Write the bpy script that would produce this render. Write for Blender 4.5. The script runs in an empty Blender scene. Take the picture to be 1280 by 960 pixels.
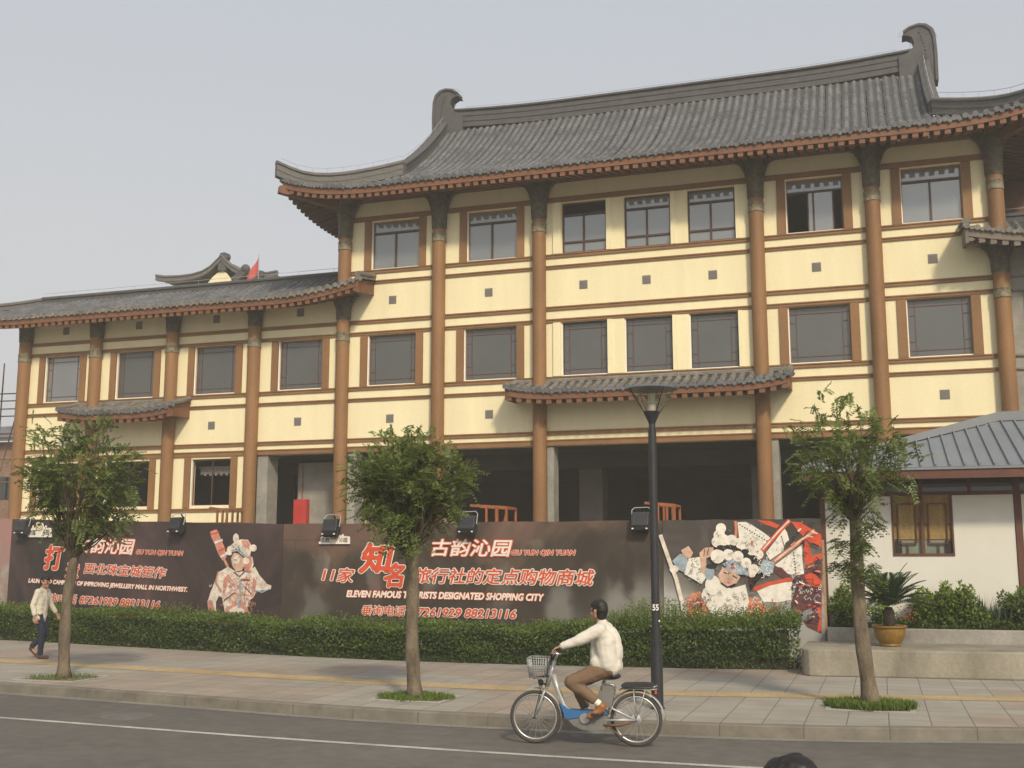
import bpy, bmesh, math, random
import numpy as np
from mathutils import Vector, Matrix
random.seed(7)
R = math.radians
scene = bpy.context.scene
COL = scene.collection

# ------------------------------------------------------------------ camera
CAM_H, YAW, PITCH, FPX = 2.15, R(-18.02), R(8.95), 1400.0
cam_d = bpy.data.cameras.new('camera')
cam_d.sensor_width = 36.0
cam_d.lens = FPX / 1280.0 * 36.0
cam_d.clip_start, cam_d.clip_end = 0.1, 3000
cam = bpy.data.objects.new('camera', cam_d)
COL.objects.link(cam)
cam.location = (0, 0, CAM_H)
cam.rotation_euler = (R(90) + PITCH, 0, -YAW)
scene.camera = cam

# ------------------------------------------------------------------ sky, sun, exposure
SUN_EL, SUN_AZ = R(37), R(147)            # azimuth clockwise from +Y
world = bpy.data.worlds.new('World'); scene.world = world
world.use_nodes = True
wt = world.node_tree; wt.nodes.clear()
sky = wt.nodes.new('ShaderNodeTexSky'); sky.sky_type = 'NISHITA'
sky.sun_disc = False; sky.sun_elevation = SUN_EL; sky.sun_rotation = SUN_AZ
sky.air_density = 1.0; sky.dust_density = 6.0; sky.ozone_density = 1.0; sky.altitude = 100
hs = wt.nodes.new('ShaderNodeHueSaturation'); hs.inputs['Saturation'].default_value = 0.30
mixw = wt.nodes.new('ShaderNodeMix'); mixw.data_type = 'RGBA'
mixw.inputs[0].default_value = 0.55
mixw.inputs[7].default_value = (6.4, 6.65, 7.1, 1)      # flat veil of smog over the sky
bgd = wt.nodes.new('ShaderNodeBackground'); bgd.inputs['Strength'].default_value = 0.088
out = wt.nodes.new('ShaderNodeOutputWorld')
wtc = wt.nodes.new('ShaderNodeTexCoord'); wsp = wt.nodes.new('ShaderNodeSeparateXYZ'); wt.links.new(wtc.outputs['Generated'], wsp.inputs[0])
wcr = wt.nodes.new('ShaderNodeValToRGB'); wt.links.new(wsp.outputs[2], wcr.inputs[0])       # smog: warm and pale low down, bluer high up
wcr.color_ramp.elements[0].position = .12; wcr.color_ramp.elements[0].color = (.675, .665, .655, 1)
wcr.color_ramp.elements[1].position = .62; wcr.color_ramp.elements[1].color = (.60, .665, .755, 1)
wmu = wt.nodes.new('ShaderNodeVectorMath'); wmu.operation = 'SCALE'; wmu.inputs['Scale'].default_value = 10.2; wt.links.new(wcr.outputs[0], wmu.inputs[0]); wt.links.new(wmu.outputs[0], mixw.inputs[7])
wt.links.new(sky.outputs[0], hs.inputs['Color']); wt.links.new(hs.outputs[0], mixw.inputs[6])
wt.links.new(mixw.outputs[2], bgd.inputs['Color']); wt.links.new(bgd.outputs[0], out.inputs[0])
sl = bpy.data.lights.new('sun', 'SUN'); sl.energy = 2.35; sl.angle = R(6); sl.color = (1.0, 0.87, 0.665)
sun = bpy.data.objects.new('sun', sl); COL.objects.link(sun)
sdir = Vector((math.sin(SUN_AZ)*math.cos(SUN_EL), math.cos(SUN_AZ)*math.cos(SUN_EL), math.sin(SUN_EL)))
sun.rotation_euler = sdir.to_track_quat('Z', 'Y').to_euler()
sun.location = (20, -20, 40)
vs = scene.view_settings
vs.view_transform = 'Standard'; vs.look = 'None'; vs.exposure = 0.46; vs.gamma = 1.0
vs.use_curve_mapping = False
scene.render.engine = 'CYCLES'
scene.cycles.max_bounces = 5
scene.cycles.diffuse_bounces = 3
scene.cycles.glossy_bounces = 3
scene.cycles.transparent_max_bounces = 8
scene.cycles.use_denoising = True

# ------------------------------------------------------------------ helpers
_f = Vector((math.sin(YAW)*math.cos(PITCH), math.cos(YAW)*math.cos(PITCH), math.sin(PITCH)))
_r = Vector((math.cos(YAW), -math.sin(YAW), 0)); _u = _r.cross(_f)
def ray(x, y): return _f + _r*((x-640)/FPX) - _u*((y-480)/FPX)
def on_y(x, y, Y):
    d = ray(x, y); return Vector((0, 0, CAM_H)) + d*(Y/d.y)
def on_z(x, y, z):
    d = ray(x, y); return Vector((0, 0, CAM_H)) + d*((z-CAM_H)/d.z)

def tag(o, label=None, cat=None, group=None, kind=None):
    if label: o['label'] = label
    if cat: o['category'] = cat
    if group: o['group'] = group
    if kind: o['kind'] = kind
    return o
def thing(name, label, cat, loc=(0, 0, 0), rz=0, group=None):
    o = bpy.data.objects.new(name, None); COL.objects.link(o)
    o.empty_display_size = 0.2
    o.location = loc; o.rotation_euler = (0, 0, rz)
    return tag(o, label, cat, group)
def origin_of(o):
    v = Vector((0, 0, 0))
    while o is not None:
        v += o.location; o = o.parent
    return v
def copy_tree(o, parent=None):
    c = o.copy(); COL.objects.link(c); c.parent = parent
    for ch in list(o.children): copy_tree(ch, c)
    return c

class MB:
    """collects faces, builds ONE mesh object"""
    def __init__(s): s.v = []; s.f = []; s.m = []; s.mi = 0
    def add(s, vs, fs, mi=None):
        b = len(s.v); s.v += [tuple(v) for v in vs]
        k = s.mi if mi is None else mi
        for f in fs: s.f.append(tuple(b+i for i in f)); s.m.append(k)
    def quad(s, a, b, c, d, mi=None): s.add([a, b, c, d], [(0, 1, 2, 3)], mi)
    def box(s, x0, x1, y0, y1, z0, z1, mi=None):
        s.add([(x0,y0,z0),(x1,y0,z0),(x1,y1,z0),(x0,y1,z0),(x0,y0,z1),(x1,y0,z1),(x1,y1,z1),(x0,y1,z1)],
              [(0,3,2,1),(4,5,6,7),(0,1,5,4),(1,2,6,5),(2,3,7,6),(3,0,4,7)], mi)
    def hexa(s, p, mi=None):       # eight points, bottom four then top four
        s.add(p, [(0,3,2,1),(4,5,6,7),(0,1,5,4),(1,2,6,5),(2,3,7,6),(3,0,4,7)], mi)
    def bar(s, a, b, w, h=None, mi=None, up=(0,0,1)):   # rectangular bar from a to b
        a, b = Vector(a), Vector(b); h = w if h is None else h
        d = (b-a).normalized(); up = Vector(up)
        if abs(d.dot(up)) > .97: up = Vector((0, 1, 0))
        x = d.cross(up).normalized()*(w/2); y = x.cross(d).normalized()*(h/2)
        s.hexa([a-x-y, a+x-y, b+x-y, b-x-y, a-x+y, a+x+y, b+x+y, b-x+y], mi)
    def tube(s, pts, r, n=8, mi=None, cap=True, closed=False):
        pts = [Vector(p) for p in pts]; k = len(pts)
        rs = r if isinstance(r, (list, tuple)) else [r]*k
        prev = None; vs = []
        for i, p in enumerate(pts):
            if closed: d = pts[(i+1) % k]-pts[i-1]
            else: d = pts[min(i+1, k-1)]-pts[max(i-1, 0)]
            d.normalize()
            if prev is None:
                prev = d.orthogonal().normalized()
            x = (prev-d*prev.dot(d)).normalized(); prev = x; y = d.cross(x)
            for j in range(n):
                a = 2*math.pi*j/n
                vs.append(p+(x*math.cos(a)+y*math.sin(a))*rs[i])
        fs = []
        for i in range(k if closed else k-1):
            i2 = (i+1) % k
            for j in range(n):
                j2 = (j+1) % n
                fs.append((i*n+j, i*n+j2, i2*n+j2, i2*n+j))
        if cap and not closed:
            fs.append(tuple(range(n-1, -1, -1))); fs.append(tuple((k-1)*n+j for j in range(n)))
        s.add(vs, fs, mi)
    def lathe(s, prof, c, n=24, mi=None, cap=True):     # prof = [(r, z)]
        c = Vector(c); vs = []; k = len(prof)
        for r, z in prof:
            for j in range(n):
                a = 2*math.pi*j/n; vs.append((c.x+r*math.cos(a), c.y+r*math.sin(a), c.z+z))
        fs = [(i*n+j, i*n+(j+1) % n, (i+1)*n+(j+1) % n, (i+1)*n+j) for i in range(k-1) for j in range(n)]
        if cap:
            fs.append(tuple(range(n-1, -1, -1))); fs.append(tuple((k-1)*n+j for j in range(n)))
        s.add(vs, fs, mi)
    def prism(s, poly, p0, ex, ey, ez, mi=None):        # polygon in (ex, ey) from p0, thickness vector ez
        p0, ex, ey, ez = map(Vector, (p0, ex, ey, ez)); n = len(poly)
        vs = [p0+ex*a+ey*b for a, b in poly]+[p0+ex*a+ey*b+ez for a, b in poly]
        fs = [tuple(range(n-1, -1, -1)), tuple(range(n, 2*n))]
        fs += [(i, (i+1) % n, n+(i+1) % n, n+i) for i in range(n)]
        s.add(vs, fs, mi)
    def ball(s, c, r, n=10, m=7, mi=None):
        c = Vector(c); r = Vector((r, r, r)) if not hasattr(r, '__len__') else Vector(r)
        vs = [c+Vector((0, 0, r.z))]; fs = []
        for i in range(1, m):
            t = math.pi*i/m
            for j in range(n):
                a = 2*math.pi*j/n
                vs.append(c+Vector((r.x*math.sin(t)*math.cos(a), r.y*math.sin(t)*math.sin(a), r.z*math.cos(t))))
        vs.append(c-Vector((0, 0, r.z)))
        for j in range(n): fs.append((0, 1+j, 1+(j+1) % n))
        for i in range(m-2):
            for j in range(n): fs.append((1+i*n+j, 1+(i+1)*n+j, 1+(i+1)*n+(j+1) % n, 1+i*n+(j+1) % n))
        L = len(vs)-1
        for j in range(n): fs.append((L, 1+(m-2)*n+(j+1) % n, 1+(m-2)*n+j))
        s.add(vs, fs, mi)
    def build(s, name, mats, parent=None, smooth=False, bevel=0, tri=False):
        off = origin_of(parent) if parent is not None else Vector((0, 0, 0))
        me = bpy.data.meshes.new(name)
        me.from_pydata([(v[0]-off.x, v[1]-off.y, v[2]-off.z) for v in s.v], [], s.f)
        if not isinstance(mats, (list, tuple)): mats = [mats]
        for m in mats: me.materials.append(m)
        me.polygons.foreach_set('material_index', s.m)
        if smooth is True: me.polygons.foreach_set('use_smooth', [True]*len(me.polygons))
        me.update()
        if smooth and smooth is not True:
            me.polygons.foreach_set('use_smooth', [True]*len(me.polygons)); me.set_sharp_from_angle(angle=R(smooth))
        o = bpy.data.objects.new(name, me); COL.objects.link(o)
        if parent is not None: o.parent = parent
        if bevel:
            b = o.modifiers.new('bevel', 'BEVEL'); b.width = bevel; b.segments = 2; b.limit_method = 'ANGLE'
        return o

# ------------------------------------------------------------------ materials
def mat(name, col, rough=.7, var=.12, scale=3.0, bump=0.0, bscale=None, metal=0.0, spec=.4, col2=None, stretch=None, fine=0.0):
    m = bpy.data.materials.new(name); m.use_nodes = True
    nt = m.node_tree; b = nt.nodes['Principled BSDF']
    b.inputs['Roughness'].default_value = rough; b.inputs['Metallic'].default_value = metal
    b.inputs['Specular IOR Level'].default_value = spec
    tc = nt.nodes.new('ShaderNodeTexCoord'); mp = nt.nodes.new('ShaderNodeMapping')
    if stretch: mp.inputs['Scale'].default_value = stretch
    nt.links.new(tc.outputs['Object'], mp.inputs[0])
    n = nt.nodes.new('ShaderNodeTexNoise'); n.inputs['Scale'].default_value = scale; n.inputs['Detail'].default_value = 6
    n.inputs['Roughness'].default_value = .6
    nt.links.new(mp.outputs[0], n.inputs['Vector'])
    cr = nt.nodes.new('ShaderNodeValToRGB')
    c2 = col2 if col2 else tuple(min(1, c*(1+var)) for c in col)
    c1 = tuple(c*(1-var) for c in col) if not col2 else col
    cr.color_ramp.elements[0].position = .3; cr.color_ramp.elements[1].position = .7
    cr.color_ramp.elements[0].color = (*c1, 1); cr.color_ramp.elements[1].color = (*c2, 1)
    nt.links.new(n.outputs['Fac'], cr.inputs[0])
    last = cr.outputs[0]
    if fine:
        n3 = nt.nodes.new('ShaderNodeTexNoise'); n3.inputs['Scale'].default_value = scale*14; n3.inputs['Detail'].default_value = 3
        nt.links.new(tc.outputs['Object'], n3.inputs['Vector'])
        r3 = nt.nodes.new('ShaderNodeMapRange'); r3.inputs[1].default_value = .3; r3.inputs[2].default_value = .7
        r3.inputs[3].default_value = 1-fine; r3.inputs[4].default_value = 1+fine
        nt.links.new(n3.outputs['Fac'], r3.inputs[0])
        mm = nt.nodes.new('ShaderNodeVectorMath'); mm.operation = 'MULTIPLY'
        nt.links.new(last, mm.inputs[0]); nt.links.new(r3.outputs[0], mm.inputs[1]); last = mm.outputs[0]
    nt.links.new(last, b.inputs['Base Color'])
    if bump:
        n2 = nt.nodes.new('ShaderNodeTexNoise'); n2.inputs['Scale'].default_value = bscale or scale*6; n2.inputs['Detail'].default_value = 4
        nt.links.new(mp.outputs[0], n2.inputs['Vector'])
        bp = nt.nodes.new('ShaderNodeBump'); bp.inputs['Strength'].default_value = bump; bp.inputs['Distance'].default_value = .02
        nt.links.new(n2.outputs['Fac'], bp.inputs['Height']); nt.links.new(bp.outputs[0], b.inputs['Normal'])
    return m
def leafmat(name, a, b_, trans=.25):
    m = bpy.data.materials.new(name); m.use_nodes = True; nt = m.node_tree; b = nt.nodes['Principled BSDF']
    at = nt.nodes.new('ShaderNodeAttribute'); at.attribute_name = 'tint'
    cr = nt.nodes.new('ShaderNodeValToRGB'); cr.color_ramp.elements[0].color = (*a, 1); cr.color_ramp.elements[1].color = (*b_, 1)
    nt.links.new(at.outputs['Fac'], cr.inputs[0]); nt.links.new(cr.outputs[0], b.inputs['Base Color'])
    b.inputs['Roughness'].default_value = .5; b.inputs['Specular IOR Level'].default_value = .35
    tr = nt.nodes.new('ShaderNodeBsdfTranslucent'); nt.links.new(cr.outputs[0], tr.inputs['Color'])
    mx = nt.nodes.new('ShaderNodeMixShader'); mx.inputs[0].default_value = trans
    nt.links.new(b.outputs[0], mx.inputs[1]); nt.links.new(tr.outputs[0], mx.inputs[2])
    nt.links.new(mx.outputs[0], nt.nodes['Material Output'].inputs[0]); return m
def glassmat(name, body, refl, rough=.03):
    m = bpy.data.materials.new(name); m.use_nodes = True; nt = m.node_tree; b = nt.nodes['Principled BSDF']
    tc = nt.nodes.new('ShaderNodeTexCoord'); n = nt.nodes.new('ShaderNodeTexNoise'); n.inputs['Scale'].default_value = .8
    nt.links.new(tc.outputs['Object'], n.inputs['Vector'])
    cr = nt.nodes.new('ShaderNodeValToRGB')
    cr.color_ramp.elements[0].color = (*[c*.8 for c in body], 1); cr.color_ramp.elements[1].color = (*[c*1.2 for c in body], 1)
    nt.links.new(n.outputs['Fac'], cr.inputs[0]); nt.links.new(cr.outputs[0], b.inputs['Base Color'])
    b.inputs['Roughness'].default_value = .4
    g = nt.nodes.new('ShaderNodeBsdfGlossy'); g.inputs['Roughness'].default_value = rough; g.inputs['Color'].default_value = (.93, .97, .97, 1)
    mx = nt.nodes.new('ShaderNodeMixShader'); mx.inputs[0].default_value = refl
    nt.links.new(b.outputs[0], mx.inputs[1]); nt.links.new(g.outputs[0], mx.inputs[2])
    nt.links.new(mx.outputs[0], nt.nodes['Material Output'].inputs[0]); return m

M = {}
M['cream'] = mat('cream_render', (.78, .695, .44), .85, .055, .9, .15, 60, fine=.03, stretch=(1.6, 1.6, .3))
M['brown'] = mat('brown_paint', (.225, .114, .043), .6, .2, 1.0, .06, fine=.08, stretch=(1, 1, .35))
M['darkbrown'] = mat('dark_brown_timber', (.11, .05, .028), .7, .2, 2)
M['fascia'] = mat('red_brown_rafters', (.165, .072, .034), .65, .2, 3)
M['tile'] = mat('grey_roof_tile', (.112, .113, .117), .65, .42, 1.3, .3, 30, fine=.32)
M['pan'] = mat('dark_pan_tile', (.06, .06, .062), .85, .3, 3, fine=.2)  # pan strips darker than the cover tiles, setting off the rows
M['tile_old'] = mat('weathered_roof_tile', (.16, .145, .12), .75, .35, 3, .2, 30, fine=.3)
M['ridge'] = mat('grey_ridge_brick', (.075, .073, .073), .75, .2, 3, fine=.15)
M['ridge_l'] = mat('layered_ridge_tile', (.12, .114, .105), .75, .25, 2, fine=.25, stretch=(1, 1, 14))
M['capital'] = mat('painted_bracket', (.075, .065, .04), .6, .6, 7, .4, 25, fine=.5)
M['band'] = mat('carved_column_band', (.16, .14, .085), .6, .6, 12, .6, 30, fine=.5)
M['soffit'] = mat('soffit_board', (.09, .06, .045), .85, .2, 2)
M['concrete'] = mat('bare_concrete', (.27, .255, .22), .9, .25, 1.2, .25, 18, fine=.08)
M['dark_in'] = mat('dark_interior', (.05, .046, .042), .9, .3, .7)  # dark colour stands in for the unlit depth of the rooms
M['glass3'] = glassmat('sky_reflecting_glass', (.14, .146, .142), .15)  # grey body colour carries part of the sky's reflection
M['glass2'] = glassmat('tinted_glass', (.07, .072, .069), .05, .08)
M['glass1'] = glassmat('dark_glass', (.015, .015, .015), .05, .1)
M['winframe'] = mat('dark_bronze_frame', (.07, .035, .022), .5, .15, 5)
M['lattice'] = mat('red_brown_lattice', (.12, .055, .035), .6, .1, 4)
M['vent'] = mat('grey_vent_grille', (.2, .18, .165), .8, .15, 30)
M['white'] = mat('white_metal', (.75, .75, .72), .5, .05, 3)
M['wire'] = mat('grey_wire', (.33, .33, .34), .6, .1, 3)
# ------------------------------------------------------------------ ground, road, kerb, pavement
def smooth_fn(pts):
    xs = np.array([p[0] for p in pts], float); ys = np.array([p[1] for p in pts], float)
    def g(x):
        if x <= xs[0]: y = ys[0]
        elif x >= xs[-1]: y = ys[-1]
        else:
            w = 1.3; ks = np.linspace(-1, 1, 9)
            y = float(np.mean(np.interp(x+ks*w, xs, ys)))
        return y
    return g
kerb_y = smooth_fn([(-40, 17.2), (-22, 16.6), (-14, 15.5), (-11.2, 15.1), (-8.7, 14.7), (-6.85, 14.36), (-4.66, 14.3), (-2.67, 14.33), (-1.41, 14.42), (-.11, 14.66), (1.55, 15.2), (3.5, 15.6), (12, 16.4), (40, 17)])
strip_y = smooth_fn([(-40, 20.4), (-17, 18.9), (-13.8, 18.45), (-10.6, 17.92), (-7.6, 17.42), (-5.6, 17.32), (-2.87, 17.45), (-1.25, 17.75), (.34, 18.02), (1.89, 18.4), (12, 19.4), (40, 20)])
hedge_y = smooth_fn([(-40, 25.2), (-21.4, 23.7), (-12.9, 21.8), (-9.2, 21.2), (-6.9, 21.2), (-3.66, 21.4), (-1.5, 21.78), (3, 22)])
white_y = smooth_fn([(-60, 15.2), (-11.7, 13.06), (-7.4, 12.62), (-4, 12.42), (-1.7, 12.39), (10, 12.6), (60, 14)])
XS = [-120, -80, -60]+[x*.5 for x in range(-90, 25)]+[16, 25, 40, 80, 120]

def ribbon(name, f0, f1, z0, z1, m, kind='structure'):
    b = MB()
    for xa, xb in zip(XS[:-1], XS[1:]):
        b.quad((xa, f0(xa), z0), (xb, f0(xb), z0), (xb, f1(xb), z1), (xa, f1(xa), z1))
    o = b.build(name, m); o['kind'] = kind; return o

def road_mat():
    m = mat('asphalt', (.114, .102, .088), .85, .2, .3, .35, 90, fine=.14)
    return m
def paver_mat():
    m = bpy.data.materials.new('grey_and_red_pavers'); m.use_nodes = True; nt = m.node_tree; b = nt.nodes['Principled BSDF']
    b.inputs['Roughness'].default_value = .85
    tc = nt.nodes.new('ShaderNodeTexCoord')
    br = nt.nodes.new('ShaderNodeTexBrick'); br.offset = 0; br.squash = 1
    br.inputs['Scale'].default_value = 1; br.inputs['Brick Width'].default_value = .5; br.inputs['Row Height'].default_value = .5
    br.inputs['Mortar Size'].default_value = .007; br.inputs['Mortar Smooth'].default_value = .1
    br.inputs['Color1'].default_value = (.315, .286, .236, 1); br.inputs['Color2'].default_value = (.275, .250, .207, 1); br.inputs['Mortar'].default_value = (.1, .095, .088, 1)
    nt.links.new(tc.outputs['Object'], br.inputs['Vector'])
    # whole patches of red pavers
    vo = nt.nodes.new('ShaderNodeTexVoronoi'); vo.inputs['Scale'].default_value = .42; vo.distance = 'CHEBYCHEV'
    sn = nt.nodes.new('ShaderNodeVectorMath'); sn.operation = 'SNAP'; sn.inputs[1].default_value = (.5, .5, .5)
    nt.links.new(tc.outputs['Object'], sn.inputs[0]); nt.links.new(sn.outputs[0], vo.inputs['Vector'])
    gt = nt.nodes.new('ShaderNodeMapRange'); gt.inputs[1].default_value = .62; gt.inputs[2].default_value = .7
    gt.inputs[4].default_value = .55
    sep = nt.nodes.new('ShaderNodeSeparateColor'); nt.links.new(vo.outputs['Color'], sep.inputs[0]); nt.links.new(sep.outputs[0], gt.inputs[0])
    mx = nt.nodes.new('ShaderNodeMix'); mx.data_type = 'RGBA'; mx.blend_type = 'MULTIPLY'; mx.inputs[7].default_value = (1.0, .80, .70, 1)
    nt.links.new(gt.outputs[0], mx.inputs[0]); nt.links.new(br.outputs['Color'], mx.inputs[6])
    n = nt.nodes.new('ShaderNodeTexNoise'); n.inputs['Scale'].default_value = 1.1; n.inputs['Detail'].default_value = 8; n.inputs['Roughness'].default_value = .7
    nt.links.new(tc.outputs['Object'], n.inputs['Vector'])
    mr = nt.nodes.new('ShaderNodeMapRange'); mr.inputs[1].default_value = .3; mr.inputs[2].default_value = .7; mr.inputs[3].default_value = .82; mr.inputs[4].default_value = 1.12
    nt.links.new(n.outputs['Fac'], mr.inputs[0])
    vm = nt.nodes.new('ShaderNodeVectorMath'); vm.operation = 'MULTIPLY'
    nt.links.new(mx.outputs[2], vm.inputs[0]); nt.links.new(mr.outputs[0], vm.inputs[1]); nt.links.new(vm.outputs[0], b.inputs['Base Color'])
    return m
def kerb_mat(name='kerb_stone'):
    m = bpy.data.materials.new(name); m.use_nodes = True; nt = m.node_tree; b = nt.nodes['Principled BSDF']
    b.inputs['Roughness'].default_value = .9
    tc = nt.nodes.new('ShaderNodeTexCoord'); sp = nt.nodes.new('ShaderNodeSeparateXYZ'); nt.links.new(tc.outputs['Object'], sp.inputs[0])
    md = nt.nodes.new('ShaderNodeMath'); md.operation = 'FRACT'
    nt.links.new(sp.outputs[0], md.inputs[0])
    lt = nt.nodes.new('ShaderNodeMath'); lt.operation = 'LESS_THAN'; lt.inputs[1].default_value = .014; nt.links.new(md.outputs[0], lt.inputs[0])
    n = nt.nodes.new('ShaderNodeTexNoise'); n.inputs['Scale'].default_value = 2.2; n.inputs['Detail'].default_value = 8; n.inputs['Roughness'].default_value = .7
    nt.links.new(tc.outputs['Object'], n.inputs['Vector'])
    cr = nt.nodes.new('ShaderNodeValToRGB'); cr.color_ramp.elements[0].position = .3; cr.color_ramp.elements[1].position = .72
    cr.color_ramp.elements[0].color = (.115, .10, .078, 1); cr.color_ramp.elements[1].color = (.215, .192, .152, 1); nt.links.new(n.outputs['Fac'], cr.inputs[0])
    mx = nt.nodes.new('ShaderNodeMix'); mx.data_type = 'RGBA'; mx.inputs[7].default_value = (.09, .08, .07, 1)
    nt.links.new(lt.outputs[0], mx.inputs[0]); nt.links.new(cr.outputs[0], mx.inputs[6]); nt.links.new(mx.outputs[2], b.inputs['Base Color'])
    return m
b = MB(); b.quad((-900, -300, -.03), (900, -300, -.03), (900, 1500, -.03), (-900, 1500, -.03))
b.build('ground', mat('bare_earth', (.17, .15, .12), .95, .2, .2))['kind'] = 'structure'
ribbon('road', lambda x: -45, kerb_y, 0, 0, road_mat())
M['kerb'] = kerb_mat()
kb = MB()
for xa, xb in zip(XS[:-1], XS[1:]):
    pr = [(0, 0), (.015, .135), (.03, .15), (.16, .152)]
    for (d0, z0), (d1, z1) in zip(pr[:-1], pr[1:]):
        kb.quad((xa, kerb_y(xa)+d0, z0), (xb, kerb_y(xb)+d0, z0), (xb, kerb_y(xb)+d1, z1), (xa, kerb_y(xa)+d1, z1))
kb.build('kerb', M['kerb'])['kind'] = 'structure'
# pale dusty gutter line at the foot of the kerb
ribbon('gutter', lambda x: kerb_y(x)-.17, lambda x: kerb_y(x)-.001, .004, .006, mat('dusty_gutter', (.2, .185, .155), .95, .2, 1.5, fine=.15))
ribbon('road_marking', lambda x: white_y(x)-.055, lambda x: white_y(x)+.055, .004, .004, mat('worn_white_paint', (.40, .38, .33), .8, .3, 2.5, fine=.25))
ribbon('pavement', lambda x: kerb_y(x)+.155, lambda x: 36.5, .15, .15, paver_mat())
ribbon('paving_strip', lambda x: strip_y(x)-.3, lambda x: strip_y(x)+.3, .154, .154, mat('yellow_tactile_paving', (.37, .27, .135), .85, .2, 1.3, .2, 40, fine=.15))
# manhole in the road
b = MB(); b.lathe([(.36, 0), (.36, .006), (.30, .006)], (-10.1, 13.7, 0), 28)
b.build('manhole_cover', mat('manhole_iron', (.13, .12, .11), .8, .2, 6))['kind'] = 'structure'
# ------------------------------------------------------------------ main building
FY = 35.5
CX = [-31.66, -28.32, -24.90, -21.40, -17.82, -14.18, -10.53, -3.27, .28, 3.81]
L1, L2, L3, L4, L5, L6, L7, L8 = 12.33, 11.95, 10.52, 10.10, 8.13, 7.73, 6.31, 5.89
bld = thing('shopping_hall', 'long three storey cream hall with brown columns and sweeping grey tiled roof', 'building', (-7, FY, .15))

def panel_wall(b, x0, x1, z0, z1, holes, y=FY, depth=.28, mi=0):
    xs = sorted({x0, x1, *[v for h in holes for v in h[:2]]}); zs = sorted({z0, z1, *[v for h in holes for v in h[2:]]})
    for xa, xb in zip(xs[:-1], xs[1:]):
        for za, zb in zip(zs[:-1], zs[1:]):
            cx, cz = (xa+xb)/2, (za+zb)/2
            if any(h[0] < cx < h[1] and h[2] < cz < h[3] for h in holes): continue
            b.quad((xa, y, za), (xb, y, za), (xb, y, zb), (xa, y, zb), mi)
            b.quad((xb, y+depth, za), (xa, y+depth, za), (xa, y+depth, zb), (xb, y+depth, zb), mi)
    for h in holes:
        a, c, e, g = h
        b.quad((a, y, e), (a, y, g), (a, y+depth, g), (a, y+depth, e), mi); b.quad((c, y, g), (c, y, e), (c, y+depth, e), (c, y+depth, g), mi)
        b.quad((a, y, g), (c, y, g), (c, y+depth, g), (a, y+depth, g), mi); b.quad((c, y, e), (a, y, e), (a, y+depth, e), (c, y+depth, e), mi)

W3 = [(-16.84, -15.0), (-13.19, -11.37), (-9.77, -8.23), (-7.61, -6.06), (-5.49, -3.95), (-2.35, -.59), (1.13, 2.9)]
W2m = [(-16.92, -15.07), (-13.28, -11.38), (-9.80, -8.23), (-7.64, -6.07), (-5.51, -3.96), (-2.41, -.53), (1.11, 2.95)]
W2w = [(-30.78, -29.12), (-27.46, -25.75), (-24.0, -22.23), (-20.47, -18.69)]
W1 = [(-30.82, -28.94), (-27.74, -25.75), (-23.96, -22.28)]
Z3 = (12.42, 14.18); Z2 = (8.22, 10.03); Z1 = (4.10, 5.82)
b = MB()
panel_wall(b, CX[4], CX[9], L8, 15.6, [(a, c, *Z3) for a, c in W3]+[(a, c, *Z2) for a, c in W2m])
panel_wall(b, CX[0], CX[4], L8, 11.6, [(a, c, *Z2) for a, c in W2w])
panel_wall(b, CX[0], CX[3], .15, L8, [(a, c, *Z1) for a, c in W1])
# side and back walls of the two blocks
for (xa, xb, zt) in ((CX[0], CX[4], 11.6), (CX[4], CX[9], 15.6)):
    b.quad((xa, 47, .15), (xa, FY, .15), (xa, FY, zt), (xa, 47, zt)); b.quad((xb, FY, .15), (xb, 47, .15), (xb, 47, zt), (xb, FY, zt)) if xb == CX[9] else None
    b.quad((xb, 47, .15), (xa, 47, .15), (xa, 47, zt), (xb, 47, zt))
b.quad((CX[4]+.003, 47, 11), (CX[4]+.003, FY, 11), (CX[4]+.003, FY, 15.6), (CX[4]+.003, 47, 15.6))
b.build('wall', M['cream'], bld)

# ground floor hall: floor, ceiling, back wall, cross walls, pillars
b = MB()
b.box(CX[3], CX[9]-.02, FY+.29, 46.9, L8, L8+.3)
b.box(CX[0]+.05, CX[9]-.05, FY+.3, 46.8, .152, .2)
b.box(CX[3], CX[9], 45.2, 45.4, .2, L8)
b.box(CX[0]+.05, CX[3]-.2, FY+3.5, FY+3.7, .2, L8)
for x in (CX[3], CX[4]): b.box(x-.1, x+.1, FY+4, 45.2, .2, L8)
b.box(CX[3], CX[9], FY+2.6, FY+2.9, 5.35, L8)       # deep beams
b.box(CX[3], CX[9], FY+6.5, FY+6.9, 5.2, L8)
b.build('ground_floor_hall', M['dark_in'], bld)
b = MB()
M['dusty'] = mat('dusty_pillar', (.11, .10, .085), .9, .2, 1.5)
for x in (-9.6, -3.6, 1.5, -15.2): b = MB(); b.box(x-.42, x+.42, FY+3.0, FY+3.9, .2, L8); b.build('inner_pillar', M['dusty'], bld)
b = MB()
b.box(-20.3, -18.7, FY+1.4, FY+1.7, .2, 5.7); b.build('concrete_panel', M['concrete'], bld)
for x, w_, d_ in ((CX[3], .62, .75), (CX[6], .42, .6), (CX[4], .5, .6), (CX[5], .4, .6), (CX[7], .42, .6)):
    b = MB(); b.box(x+.2, x+w_, FY+.02, FY+d_, .15, L8-.01); b.build('concrete_pier', M['concrete'], bld)
# inner lining seen through open windows (upper floors)
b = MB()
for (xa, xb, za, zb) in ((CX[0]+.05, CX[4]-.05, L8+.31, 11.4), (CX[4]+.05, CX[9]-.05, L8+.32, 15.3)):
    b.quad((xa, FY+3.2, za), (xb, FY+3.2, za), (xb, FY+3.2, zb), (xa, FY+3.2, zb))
b.build('inner_partition', M['dark_in'], bld)

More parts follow.
